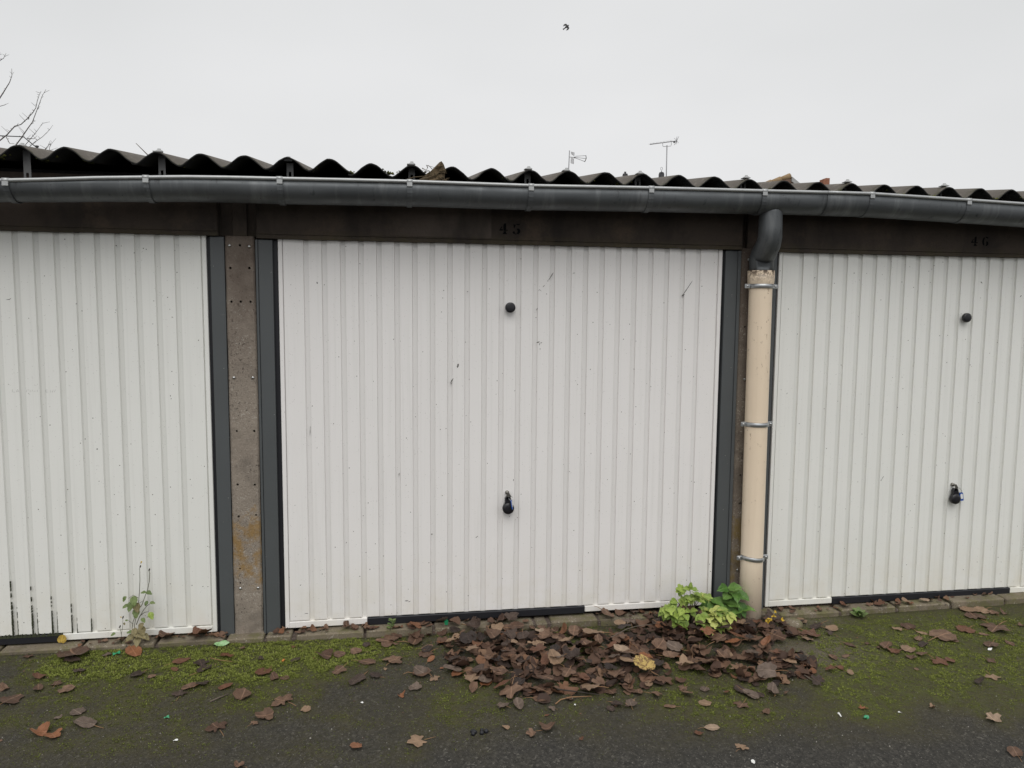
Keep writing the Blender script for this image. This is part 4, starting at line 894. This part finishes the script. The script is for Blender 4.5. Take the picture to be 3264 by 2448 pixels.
# ------------------------------------------------------------------ plants
def plant_leaf(kind, seed):
    n = 18; rs = random.Random(seed); vs = []; rr = [0, .5, 1.]
    pts = []
    for i in range(n):
        a = 2 * math.pi * i / n; s_, c_ = math.sin(a), math.cos(a)
        if kind == 'broad': t_ = (1 + s_) / 2; x = (1 if c_ > 0 else -1) * .37 * max(0, math.sin(math.pi * t_ ** .78)) ** .85 * (1 - .25 * t_) * (1 + .07 * math.cos(16 * t_)); y = t_
        elif kind == 'lobed': r = 1 + .20 * math.cos(5 * (a - math.pi / 2)); x = c_ * .40 * r; y = .5 + s_ * .48 * r
        else: x = c_ * .24 * (1 - .3 * s_); y = .5 + s_ * .5
        pts.append((x + .02 * math.cos(9 * a), y))
    def z(x, y): return .28 * abs(x) - .38 * (y - .3) ** 2 + .04 * math.sin(7 * y + seed) + .03 * math.sin(9 * x)
    vs = [(0, .5, z(0, .5))]
    for r in rr[1:]: vs += [(x * r, .5 + (y - .5) * r, z(x * r, .5 + (y - .5) * r)) for x, y in pts]
    fs = [(0, 1 + k, 1 + (k + 1) % n) for k in range(n)] + [(1 + k, 1 + n + k, 1 + n + (k + 1) % n, 1 + (k + 1) % n) for k in range(n)]
    mb = MB(); mb.add(vs, fs, 0, True); return mb.mesh('leaf')
PLM = {}
def leafm(kind, seed, mat):
    k = (kind, seed, mat)
    if k not in PLM: me = plant_leaf(kind, seed); me.materials.append(MAT[mat]); PLM[k] = me
    return PLM[k]
def add_leaf(t, base, direction, size, kind, mat, seed, droop=0., roll=0.):
    o = bpy.data.objects.new('leaf', leafm(kind, seed % 4, mat)); COL.objects.link(o); o.parent = t
    d = Vector(direction).normalized(); up = Vector((0, -.55, .83)); xax = d.cross(up)
    xax = xax.normalized() if xax.length > 1e-3 else Vector((1, 0, 0)); zax = xax.cross(d)
    M_ = Matrix((xax, d, zax)).transposed().to_4x4() @ Matrix.Rotation(roll, 4, 'Y')
    o.rotation_euler = M_.to_euler(); o.scale = (size, size, size); o.location = Vector(base) - Vector(t.location)
def bush(name, label, base, tips, mat_fn, szs, rs, stem_mat='stem'):
    t = thing(name, label, 'plant', base); B = Vector(base)
    for (p, dirs) in tips:
        p = Vector(p); mid = (B + p) / 2 + Vector((rs.uniform(-.02, .02), rs.uniform(-.015, .015), .015)); mb = MB(); mb.tube([B, mid, p], [.0028, .0022, .0015], 6); obj('stem', mb, stem_mat, t)
        for d in dirs:
            kind, mat = mat_fn(p, rs); add_leaf(t, p, d, rs.uniform(*szs), kind, mat, rs.randrange(9), roll=rs.uniform(-.4, .4))
    return t
rs = random.Random(8); tips = []
for i in range(42):
    a = (i + rs.random()) / 42; x = .85 + a * .345; top = .175 * (1 - ((x - .985) / .20) ** 2) if x < 1.08 else .085 - .35 * (x - 1.08)
    zz = -.035 + rs.random() ** .8 * (max(.03, top) + .03); y = -.15 - .10 * (1 - (zz + .03) / .22) + rs.uniform(-.03, .02)
    sx = (x - 1.02) * 5; dirs = [(sx + rs.uniform(-.8, .8), rs.uniform(-.9, -.25), rs.uniform(-.7, .35)) for _ in range(3)]; tips.append(((x, y, zz), dirs))
tips += [((1.06 + .02 * i, -.20 - rs.uniform(0, .06), rs.uniform(-.05, .05)), [(rs.uniform(-1, 1), -.8, rs.uniform(-.9, .2)), (rs.uniform(-1, 1), -.8, rs.uniform(-.9, .2))]) for i in range(8)]
tips += [((1.0, -.16, .165), [(.15, -.2, 1), (-1, -.4, .3), (.9, -.5, .0)]), ((.86, -.18, .06), [(-1, -.4, .1), (-.5, -.6, -.7), (-.9, -.2, -.4)])]
bush('seedling_shrub', 'yellow-green leafy seedling growing out of the leaf heap against door 45', (1.01, -.15, -.055), tips,
     lambda p, r: (r.choice(['broad', 'broad', 'lobed']), 'leaf_pale' if p.x > 1.05 and r.random() < .6 else 'leaf_yg'), (.040, .066), rs)
tips = []
for i in range(13):
    x = 1.13 + .18 * (i + rs.random()) / 13; tips.append(((x, -.12 + rs.uniform(-.04, .03), rs.uniform(.0, .135)), [(rs.uniform(-1, 1), rs.uniform(-1, -.3), rs.uniform(-.8, .25)) for _ in range(2)]))
tips += [((1.285, -.15, .125), [(.6, -.6, -.3), (-.3, -.7, -.2)]), ((1.30, -.15, .07), [(.3, -.6, -.9)]), ((1.24, -.13, .15), [(.5, -.5, .2), (-.8, -.5, .1)])]
bush('ground_elder', 'mid-green broad-leaved plant squeezed between seedling and downpipe', (1.255, -.10, -.07), tips, lambda p, r: ('broad', 'leaf_green'), (.075, .105), rs)
# tall flowering weed by the left door
t = thing('flowering_weed', 'tall spindly weed with wilted leaves and two flower stalks before left door', 'weed', (-1.925, -.06, -.03))
def stalk(p, r=.0016, mat='stem'): obj('stem', MB().tube(p, [r * 1.2] + [r] * (len(p) - 2) + [r * .7], 6), mat, t)
W0 = Vector((-1.925, -.06, -.03))
def wp(zx, zz, dy=0): return (-1.925 + (zx - 470) * .000318, -.06 + dy, (1440 - zz) * .000318 - .01)
stalk([W0, wp(440, 1150), wp(480, 960), wp(515, 780), wp(535, 600), wp(550, 400), wp(553, 200)])
stalk([W0, wp(390, 1290), wp(420, 1090), wp(475, 940), wp(570, 800), wp(620, 660), wp(660, 560), wp(690, 420), wp(700, 300), wp(692, 245)])
stalk([wp(470, 1130), wp(520, 1010), wp(590, 890), wp(640, 830), wp(700, 785)]); stalk([wp(540, 980), wp(600, 935), wp(660, 925)])
stalk([wp(235, 1440), wp(240, 1280), wp(270, 1120), wp(272, 1020)], .0011); stalk([wp(240, 1280), wp(222, 1165)], .001); stalk([wp(410, 1110), wp(370, 1070), wp(345, 1045)], .001)
stalk([wp(515, 690), wp(440, 640), wp(370, 690)], .0012); stalk([wp(520, 780), wp(600, 735)], .001)
for (zx, zz, d, s, mt) in [(340, 650, (-.5, -.3, -.8), .026, 'leaf_weed'), (450, 650, (.2, -.5, -.8), .045, 'leaf_weed'), (440, 740, (-.4, -.6, -.9), .045, 'leaf_weed'), (480, 760, (.3, -.5, -.9), .045, 'leaf_dry'), (490, 850, (0, -.5, -1), .045, 'leaf_weed'), (370, 790, (-.9, -.2, -.4), .028, 'leaf_weed'), (640, 590, (.7, -.3, -.2), .030, 'leaf_weed'), (640, 600, (-.8, -.3, .1), .022, 'leaf_weed'), (655, 740, (-.3, -.4, -.8), .024, 'leaf_weed'), (690, 770, (.9, -.2, -.1), .024, 'leaf_weed'), (680, 930, (.5, -.5, -.8), .036, 'leaf_yg'), (560, 1020, (.5, -.4, -.5), .026, 'leaf_weed'), (580, 1100, (-.5, -.4, -.8), .036, 'leaf_dry'), (540, 1150, (.4, -.5, -.9), .045, 'leaf_dry'), (470, 1180, (-.3, -.5, -.8), .04, 'leaf_dry'), (440, 1200, (.4, -.6, -.6), .04, 'leaf_dry'), (500, 1260, (.7, -.5, -.3), .045, 'leaf_dry'), (450, 1280, (-.7, -.5, -.4), .045, 'leaf_dry'), (560, 1290, (.8, -.4, -.5), .04, 'leaf_dry'), (420, 1240, (-.9, -.4, .1), .025, 'leaf_weed'), (160, 1250, (-.9, -.2, -.3), .022, 'leaf_weed'), (500, 1330, (0, -.7, -.5), .045, 'leaf_dry'), (290, 1080, (.3, -.2, -.8), .012, 'leaf_dry'), (350, 1050, (-.8, -.2, .2), .012, 'leaf_weed')]:
    add_leaf(t, wp(zx, zz, -.004), d, s * 1.2, 'broad', mt, int(zx))
for (zx, zz) in ((560, 190), (692, 250), (272, 1010), (222, 1160)):
    p = Vector(wp(zx, zz)); obj('bud', MB().lathe(p, (.3, 0, 1), [(.001, -.004), (.003, .0), (.0035, .006), (.002, .011)], 8), 'darktwig', t)
p = Vector(wp(572, 130)); obj('petal', MB().lathe(p, (.4, 0, 1), [(.0015, 0), (.003, .006), (.0045, .011)], 7), 'yflower', t)
p = Vector(wp(255, 1000)); obj('petal', MB().lathe(p, (-.8, 0, .5), [(.0015, 0), (.0025, .004), (.003, .007)], 7), 'yflower', t)
# small sprig under door 45
t = thing('small_sprig', 'tiny feathery green sprig on the sill under door 45', 'weed', (-.652, -.075, -.045)); stalk([(-.652, -.075, -.045), (-.648, -.08, .0), (-.635, -.08, .035)], .0012)
for i in range(14):
    z = .0 + i * .0035; add_leaf(t, (-.648 + z * .25, -.08, z), (random.choice((-1, 1)) * 1., -.4, .8), .024, 'narrow', 'leaf_weed', i)
# rosette weed
t = thing('rosette_weed', 'low green rosette weed at the sill below door 46', 'weed', (2.075, -.115, -.078))
for i in range(16):
    a = i * 2.4; add_leaf(t, (2.075, -.115, -.072 + i * .0012), (math.cos(a), math.sin(a) * .8 - .2, .35 + i * .03), random.uniform(.035, .055), 'broad', 'leaf_weed' if i % 3 else 'leaf_green', i)
# yellow flowered scrap next to the pipe
t = thing('yellow_sprig', 'bright yellow sprig among leaves right of the downpipe foot', 'weed', (1.49, -.18, -.07))
for i in range(6):
    a = random.uniform(0, 6.28); b = (1.49 + random.uniform(-.045, .05), -.18 + random.uniform(-.03, .02), -.035 + random.uniform(0, .04)); obj('stem', MB().tube([(1.49, -.18, -.07), b], .0012, 5), 'stem', t)
    for k in range(4): add_leaf(t, b, (random.uniform(-1, 1), random.uniform(-1, 0), random.uniform(-.3, .8)), random.uniform(.012, .020), 'broad', 'yflower', k)

# ------------------------------------------------------------------ litter, twigs, scraps
def sheet_scrap(x, y, z, w_, h_, rot, mat, label, cat, seed, name, lift=.006):
    rs = random.Random(seed); mb = MB(); n = 5; vs = []
    for j in range(n):
        for i in range(n):
            u, v = (i / (n - 1) - .5) * w_, (j / (n - 1) - .5) * h_; u += rs.uniform(-.06, .06) * w_; v += rs.uniform(-.06, .06) * h_
            vs.append((x + u * math.cos(rot) - v * math.sin(rot), y + u * math.sin(rot) + v * math.cos(rot), z + lift * (.4 + .6 * math.sin(i * 1.3 + j * .9 + seed)) + .004))
    mb.add(vs, [(j * n + i, j * n + i + 1, j * n + n + i + 1, j * n + n + i) for j in range(n - 1) for i in range(n - 1)]); return one(name, mb, mat, label, cat, (x, y, z))
g_ = lambda x, y: float(gz(x, y))
o = sheet_scrap(-1.507, -.085, -.032, .075, .05, .15, 'green_wrap', 'crumpled green sweet wrapper at the foot of the left pillar', 'wrapper', 2, 'sweet_wrapper', .012)
sheet_scrap(-2.0, -.13, g_(-2.0, -.13), .035, .03, .4, 'green_glass', 'faded green plastic scrap on moss beside the weed', 'scrap', 5, 'plastic_scrap')
sheet_scrap(-1.58, -.77, g_(-1.58, -.77), .02, .016, .4, 'green_glass', 'tiny green scrap on the bare asphalt at lower left', 'scrap', 6, 'plastic_scrap')
mb = MB(); mb.prism([(-.355, -.01), (-.338, -.012), (-.336, .012), (-.345, .024), (-.358, .008)], -.05, -.045); one('glass_shard', mb, 'green_glass', 'green glass shard standing at the back left of the leaf heap', 'shard', (-.346, -.047, -.01))
sheet_scrap(1.429, -1.12, g_(1.429, -1.12), .03, .014, .3, 'green_glass', 'curled green plastic strip on asphalt at lower right', 'scrap', 7, 'plastic_scrap', .01)
for i, (x, y, a, b, lab) in enumerate([(-.769, -.747, .012, .010, 'small white crumb on the asphalt left of centre'), (2.513, -.60, .035, .016, 'white feathery paper scrap beside a brown leaf before door 46'), (1.329, -1.08, .032, .008, 'thin white paper strip on the moss at lower right'), (1.615, -1.09, .012, .008, 'tiny white paper fleck right of the thin white strip'), (.775, -1.36, .014, .024, 'white scrap at the very bottom edge right of centre'), (-1.495, -.949, .018, .009, 'whitish scrap on the asphalt at lower left'), (.17, -.88, .01, .008, 'white crumb just in front of the leaf heap')]):
    sheet_scrap(x, y, g_(x, y), a, b, i * .7, 'paper', lab, 'paper scrap', 20 + i, 'paper_scrap', .003)
mb = MB(); mb.tube([(-1.172, -.318, g_(-1.17, -.31) + .006), (-1.166, -.300, g_(-1.17, -.31) + .006)], .0045, 8); one('cigarette_end', mb, 'orange', 'orange cigarette end on the moss right of the left pillar', 'cigarette end', (-1.168, -.31, g_(-1.17, -.31)))
def twig(pts, r, mat, label):
    P = [(x, y, float(gz(x, y)) + dz) for x, y, dz in pts]; mb = MB(); mb.tube(P, [r, *[r * .85] * (len(P) - 2), r * .55], 6); return one('twig', mb, mat, label, 'twig', P[0])
twig([(-1.43, -.665, .006), (-1.40, -.64, .008), (-1.365, -.605, .006)], .004, 'twig', 'short straight brown stick on the asphalt below the left pillar')
twig([(.085, -.86, .006), (.115, -.835, .010), (.16, -.83, .014), (.26, -.83, .010)], .003, 'petiole', 'pale forked twig at the front edge of the leaf heap')
twig([(.11, -.78, .03), (.20, -.80, .02), (.30, -.82, .008)], .004, 'darktwig', 'dark straight twig poking out of the front of the heap')
twig([(-.06, -.75, .02), (-.10, -.82, .006), (-.15, -.84, .005)], .0025, 'darktwig', 'thin dark twig at the left front of the leaf heap')
twig([(.50, -.33, .05), (.60, -.28, .07), (.66, -.25, .07), (.80, -.22, .07)], .0025, 'twig', 'long thin twig lying across the rear of the leaf heap')
twig([(1.36, -.74, .012), (1.38, -.79, .006), (1.40, -.81, .004)], .004, 'twig', 'broken straw-coloured stick at the right front of the heap')
twig([(-1.52, -.27, .02), (-1.47, -.29, .016), (-1.41, -.295, .008)], .002, 'petiole', 'thin straw stalk on moss in front of the left pillar')
mb = MB(); rs = random.Random(3)
for k in range(7):
    c = Vector((-.278 + rs.uniform(-.03, .03), -1.033 + rs.uniform(-.012, .012), g_(-.278, -1.03) + .006)); r = rs.uniform(.006, .011)
    mb.lathe(c, (rs.uniform(-.3, .3), rs.uniform(-.3, .3), 1), [(r * .7, -r * .8), (r, 0), (r * .8, r * .6), (r * .2, r)], 7)
one('dark_lump', mb, 'rubber', 'small blackish lump on the bare asphalt near the bottom centre', 'debris', (-.278, -1.033, g_(-.278, -1.03)))
mb = MB(); mb.lathe((1.63, -.16, g_(1.63, -.16) + .004), (0, 0, 1), [(.045, -.02), (.058, .0), (.05, .018), (.03, .028), (.002, .03)], 11); one('rubble_stone', mb, 'sill', 'flat lump of old concrete at the sill right of the downpipe', 'stone', (1.63, -.16, g_(1.63, -.16)))

# ------------------------------------------------------------------ beyond the roof
def antenna_grid():
    t = thing('tv_antenna', 'grey grid reflector television antenna on a thin mast, left of the two', 'antenna', (5.0, 20, 5.2))
    z = lambda zz: 7.03 - (zz - 310) * .00205; x = lambda xx: 5.02 + (xx - 180) * .00205
    obj('mast', MB().tube([(4.99, 20, 5.2), (5.0, 20, 6.43), (5.02, 20, 7.05)], .016, 8), 'aluminium', t)
    b = MB(); b.tube([(x(170), 20, z(398)), (x(260), 19.98, z(405))], .010, 6); b.lathe((x(262), 19.98, z(405)), (1, 0, 0), [(.02, -.02), (.03, 0), (.02, .03)], 8); obj('boom', b, 'aluminium', t)
    for (y, a0, a1) in ((19.92, 385, 375), (19.98, 405, 413), (20.05, 413, 455)): obj('director_rod', MB().tube([(x(275), 19.98, z(a0)), (x(440), y, z(a1))], .008, 6), 'aluminium', t)
    obj('end_bow', MB().tube([(x(438), 19.92, z(372)), (x(452), 19.98, z(412)), (x(436), 20.05, z(460))], .014, 6), 'aluminium', t)
    for sg, (p0, p1, p2, p3) in enumerate((((188, 372), (205, 318), (290, 303), (262, 372)), ((185, 432), (205, 490), (280, 478), (255, 418)))):
        g = MB(); P = [(x(a), y, z(b_)) for (a, b_), y in zip((p0, p1, p2, p3), (19.8, 20.0, 20.25, 20.05))]
        for i in range(4): g.tube([P[i], P[(i + 1) % 4]], .006, 5)
        for s_ in (.25, .5, .75):
            A, B, C_, D = map(Vector, P); g.tube([A.lerp(D, s_), B.lerp(C_, s_)], .0045, 5); g.tube([A.lerp(B, s_), D.lerp(C_, s_)], .0045, 5)
        obj('reflector_grid', g, 'aluminium', t)
antenna_grid()
def antenna_yagi():
    t = thing('tv_antenna', 'long grey yagi television antenna on a tall mast, right of the two', 'antenna', (8.33, 20, 5.2))
    obj('mast', MB().tube([(8.33, 20, 5.2), (8.33, 20, 6.39), (8.325, 20, 7.36)], .019, 8), 'aluminium', t)
    A, B = Vector((7.74, 20, 7.365)), Vector((8.66, 20, 7.52)); u = (B - A).normalized(); obj('boom', MB().tube([A, B], .013, 6), 'aluminium', t)
    obj('mast_bracket', MB().tube([A.lerp(B, .47), A.lerp(B, .47) + Vector((.01, 0, -.10)), Vector((8.19, 20, 7.32)), Vector((8.325, 20, 7.325)), Vector((8.46, 20, 7.345)), A.lerp(B, .80) + Vector((.0, 0, -.1)), A.lerp(B, .80)], .008, 6), 'aluminium', t)
    for i in range(16):
        p = A.lerp(B, .02 + .052 * i); L_ = .09 + .002 * i; obj('element', MB().tube([p + Vector((-.03, -L_, .02)), p + Vector((.0, 0, .012)), p + Vector((-.03, L_, .02))], .0045, 5), 'aluminium', t)
    obj('dipole_box', MB().box(8.555, 8.60, 19.96, 20.04, 7.455, 7.505, .006), 'slate', t)
    for (dx, dz) in ((-.045, .11), (.02, .12), (-.04, -.11), (.02, -.09)):
        obj('reflector_rod', MB().tube([B, B + Vector((dx, .12, dz))], .006, 5), 'aluminium', t); obj('reflector_rod', MB().tube([B, B + Vector((dx, -.12, dz))], .006, 5), 'aluminium', t)
antenna_yagi()
def house(name, label, x0, x1, y0, y1, eave, ridge, mat='tile', along='x'):
    t = thing(name, label, 'house', ((x0 + x1) / 2, (y0 + y1) / 2, -.16))
    obj('wall', MB().box(x0, x1, y0, y1, -.16, eave), 'render', t)
    mb = MB(); ym, xm = (y0 + y1) / 2, (x0 + x1) / 2; o_ = .35
    if along == 'x': vs = [(x0 - o_, y0 - o_, eave - .1), (x1 + o_, y0 - o_, eave - .1), (x1 + o_, y1 + o_, eave - .1), (x0 - o_, y1 + o_, eave - .1), (x0 - o_, ym, ridge), (x1 + o_, ym, ridge)]; fs = [(0, 1, 5, 4), (2, 3, 4, 5), (0, 4, 3), (1, 2, 5), (0, 3, 2, 1)]
    else: vs = [(x0 - o_, y0 - o_, eave - .1), (x1 + o_, y0 - o_, eave - .1), (x1 + o_, y1 + o_, eave - .1), (x0 - o_, y1 + o_, eave - .1), (xm, y0 - o_, ridge), (xm, y1 + o_, ridge)]; fs = [(0, 1, 4), (2, 3, 5), (0, 4, 5, 3), (1, 2, 5, 4), (0, 3, 2, 1)]
    mb.add(vs, fs); ro = obj('roof', mb, mat, t)
    for i in range(3):
        xa = x0 + (x1 - x0) * (.2 + .3 * i); w_ = obj('window', MB().box(xa - .5, xa + .5, y0 - .03, y0 - .002, 1.0, 2.3), 'verge', t); obj('pane', MB().box(xa - .42, xa + .42, y0 - .036, y0 - .031, 1.08, 2.22), 'glass', w_)
    return t, ro
h1, r1 = house('house', 'rendered house with two chimney tops showing behind the garage roof at centre', 3.2, 10.2, 19.6, 27, 4.3, 6.25)
def chimney(ro, x, y, z0, z1, w_, cap, mat='slate'):
    c = obj('chimney', MB().box(x - w_, x + w_, y - w_, y + w_, z0, z1, .02), mat, ro); obj('chimney_cap', MB().lathe((x, y, z1), (0, 0, 1), cap, 14), 'slate', c); return c
chimney(r1, 6.91, 20, 4.6, 6.375, .075, [(.085, 0), (.07, .012), (.03, .02), (.03, .05), (.04, .055), (.03, .075), (.003, .08)])
c2 = chimney(r1, 8.16, 20, 4.6, 6.445, .078, [(.085, 0), (.07, .03), (.03, .045), (.012, .05), (.012, .09), (.002, .092)], 'slate')
obj('wire_loop', MB().tube([(8.16 + .035 * math.cos(a), 20, 6.60 + .045 * math.sin(a)) for a in [i * math.pi / 8 for i in range(17)]], .006, 5), 'aluminium', c2)
h2 = thing('house', 'brown tiled house whose lichened ridge end peeps over the roof at right', 'house', (12.2, 23.5, -.16))
obj('wall', MB().box(10.0, 14.2, 20.3, 27, -.16, 5.0), 'render', h2)
r2 = obj('roof', MB().prism([(9.2, 5.28), (12.74, 6.52), (14.5, 5.28)], 20.0, 27.3), 'tile', h2)
for i in range(9):
    f0, f1 = i * .36, i * .36 + .38; u_ = Vector((-3.54, 0, -1.24)).normalized(); P0 = Vector((12.78, 20.06, 6.535)); obj('ridge_tile', MB().tube([P0 + u_ * f0, P0 + u_ * (f0 + .19), P0 + u_ * f1], [.105, .09, .075], 14), 'ridge', r2)
obj('verge_board', MB().add([(12.80, 19.93, 6.50), (14.52, 19.93, 5.29), (14.52, 19.93, 5.13), (12.80, 19.93, 6.34), (12.80, 19.998, 6.50), (14.52, 19.998, 5.29), (14.52, 19.998, 5.13), (12.80, 19.998, 6.34)], [(0, 1, 2, 3), (7, 6, 5, 4), (0, 4, 5, 1), (1, 5, 6, 2), (2, 6, 7, 3), (3, 7, 4, 0)]), 'verge', r2)
h3, r3 = house('house', 'low house whose stepped red brick chimney shows right of the ridge tile', 16.3, 22, 24, 31, 4.2, 6.0)
bc = obj('brick_chimney', MB().box(16.86, 17.03, 24.5, 24.8, 4.2, 7.43, .01), 'brick', r3); obj('chimney_shoulder', MB().box(16.75, 16.858, 24.5, 24.8, 4.2, 7.385, .01), 'brick', bc)
h4, r4 = house('house', 'far house whose small chimney cowl shows above the left end of the roof', -15, -8.6, 22.5, 29, 4.2, 6.2)
c4 = chimney(r4, -11.75, 22, 4.6, 6.80, .09, [(.10, 0), (.08, .03), (.03, .04), (.03, .07), (.055, .075), (.05, .12), (.01, .13)])

# overhead cable
one('overhead_cable', MB().tube([(-22, 15.4, 5.75), (-15, 15.1, 5.68), (-9.5, 15, 5.69), (-9.02, 15.0, 5.69), (-9.0, 16, 5.5), (-9.0, 22.45, 4.0)], .012, 5), 'slate', 'thin overhead cable crossing behind the bare tree at left', 'cable', (-9.5, 15, 5.69))

# bare tree
BR = [[(-8.36, 4.78), (-8.11, 4.95), (-7.98, 5.08), (-7.82, 5.24), (-7.72, 5.28), (-7.61, 5.4), (-7.49, 5.51), (-7.44, 5.61), (-7.41, 5.74), (-7.36, 5.85), (-7.33, 5.92)],
[(-7.88, 4.69), (-7.78, 4.88), (-7.68, 5.03), (-7.55, 5.21), (-7.49, 5.32), (-7.42, 5.49), (-7.35, 5.66), (-7.28, 5.81), (-7.21, 5.94)],
[(-7.76, 4.75), (-7.65, 4.9), (-7.48, 5.11), (-7.4, 5.23), (-7.32, 5.34)], [(-7.75, 4.75), (-7.53, 4.96), (-7.37, 5.08), (-7.24, 5.21), (-7.18, 5.3)],
[(-7.45, 4.76), (-7.32, 4.94), (-7.27, 5.04)], [(-7.22, 4.77), (-7.2, 4.85), (-7.17, 4.99)], [(-8.26, 5.51), (-8.07, 5.78), (-7.99, 5.92), (-7.9, 6.07), (-7.86, 6.2), (-7.85, 6.33)],
[(-8.11, 6.42), (-7.98, 6.51), (-7.92, 6.6)], [(-8.09, 6.39), (-8.03, 6.5), (-8.0, 6.59)], [(-8.22, 5.62), (-8.07, 5.67), (-7.99, 5.71)], [(-7.96, 5.02), (-7.9, 4.9), (-7.8, 4.89)], [(-7.68, 5.05), (-7.56, 5.05), (-7.52, 5.09)], [(-7.61, 5.4), (-7.6, 5.48), (-7.56, 5.53)]]
tr = thing('bare_tree', 'leafless tree with thin grey twigs reaching in above the roof at left', 'tree', (-9.6, 12.3, -.16))
T0 = Vector((-9.6, 12.3, -.16))
obj('trunk', MB().tube([T0, T0 + Vector((.05, 0, 1.2)), T0 + Vector((.0, -.05, 2.6)), T0 + Vector((.15, 0, 3.8)), T0 + Vector((.1, .1, 5.2)), T0 + Vector((.35, .1, 6.6))], [.17, .14, .12, .10, .07, .03], 12), 'bark', tr)
rs = random.Random(9)
origins = [(.08, 0, 3.3), (.1, 0, 3.5), (.1, 0, 3.2), (.1, 0, 3.3), (.1, 0, 2.9), (.05, 0, 2.9), (.1, .05, 4.6), (.2, .1, 5.6), (.2, .1, 5.6), (.1, .05, 4.7), None, None, None]
for bi, (b, og) in enumerate(zip(BR, origins)):
    y = 12 + rs.uniform(-.15, .15); P = [Vector((x, y + rs.uniform(-.02, .02), z)) for x, z in b]
    r1_ = .013 if len(b) > 5 else .008; R1 = [r1_ * (1 - .75 * i / (len(P) - 1)) for i in range(len(P))]
    if og:
        S = T0 + Vector(og); P = [S, S.lerp(P[0], .5) + Vector((0, 0, -.12))] + P; R1 = [.035, .022] + R1
    mb = MB(); mb.tube(P, R1, 6)
    st = 2 if og else 0
    for i in range(st, len(P) - 1):
        L_ = (P[i + 1] - P[i]).length
        for k in range(max(1, int(L_ / .05))):
            p = P[i].lerp(P[i + 1], rs.random()); sgn = rs.choice((-1, 1)); ln = rs.uniform(.02, .075) if rs.random() < .8 else rs.uniform(.1, .18)
            mb.tube([p, p + Vector((sgn * ln * .7, rs.uniform(-.4, .4) * ln, ln * rs.uniform(.2, .9)))], [.004, .0022], 4)
    obj('branch', mb, 'bark', tr)
for i in range(26):                                                     # crown outside the frame
    S = T0 + Vector((.1, 0, rs.uniform(2.6, 6.4))); a = rs.uniform(1.6, 5.2); ln = rs.uniform(.9, 1.9); P = [S]
    for k in range(1, 6): P.append(S + Vector((math.cos(a) * ln * k / 5 + rs.uniform(-.05, .05), math.sin(a) * ln * k / 5 * .8, ln * .16 * k + rs.uniform(-.04, .06))))
    mb = MB(); mb.tube(P, [.03, .022, .016, .011, .007, .003], 6)
    for k in range(2, 6):
        for _ in range(3): mb.tube([P[k], P[k] + Vector((rs.uniform(-.25, .25), rs.uniform(-.25, .25), rs.uniform(.05, .3)))], [.006, .002], 4)
    obj('branch', mb, 'bark', tr)

# bird
bd = MB(); c = Vector((6.0, 25, 12.83)); ax = Vector((.72, .2, .62)).normalized(); pr = [(.004, -.15), (.018, -.10), (.032, -.04), (.038, .02), (.030, .07), (.022, .10), (.016, .125), (.002, .145)]
bd.lathe(c, ax, pr, 10)
side = ax.cross(Vector((0, 1, 0))).normalized()
for s in (-1, 1):
    sh = c + ax * .06 + side * s * .02; p = [sh + ax * .03, sh + side * s * .085 + ax * .01, sh + side * s * .11 - ax * .08, sh + side * s * .075 - ax * .175, sh + side * s * .045 - ax * .07, sh - ax * .06]
    bd.add([q_ + Vector((0, -.006, 0)) for q_ in p] + [q_ + Vector((0, .006, 0)) for q_ in p], [tuple(range(6)), tuple(range(6, 12))[::-1]] + [(i, (i + 1) % 6, 6 + (i + 1) % 6, 6 + i) for i in range(6)])
p = [c - ax * .10 + side * .015, c - ax * .10 - side * .015, c - ax * .19 - side * .03, c - ax * .19 + side * .03]
bd.add([q_ + Vector((0, -.004, 0)) for q_ in p] + [q_ + Vector((0, .004, 0)) for q_ in p], [(0, 1, 2, 3), (7, 6, 5, 4), (0, 4, 5, 1), (1, 5, 6, 2), (2, 6, 7, 3), (3, 7, 4, 0)])
one('flying_bird', bd, 'bird', 'small dark bird flying across the grey sky', 'bird', tuple(c))
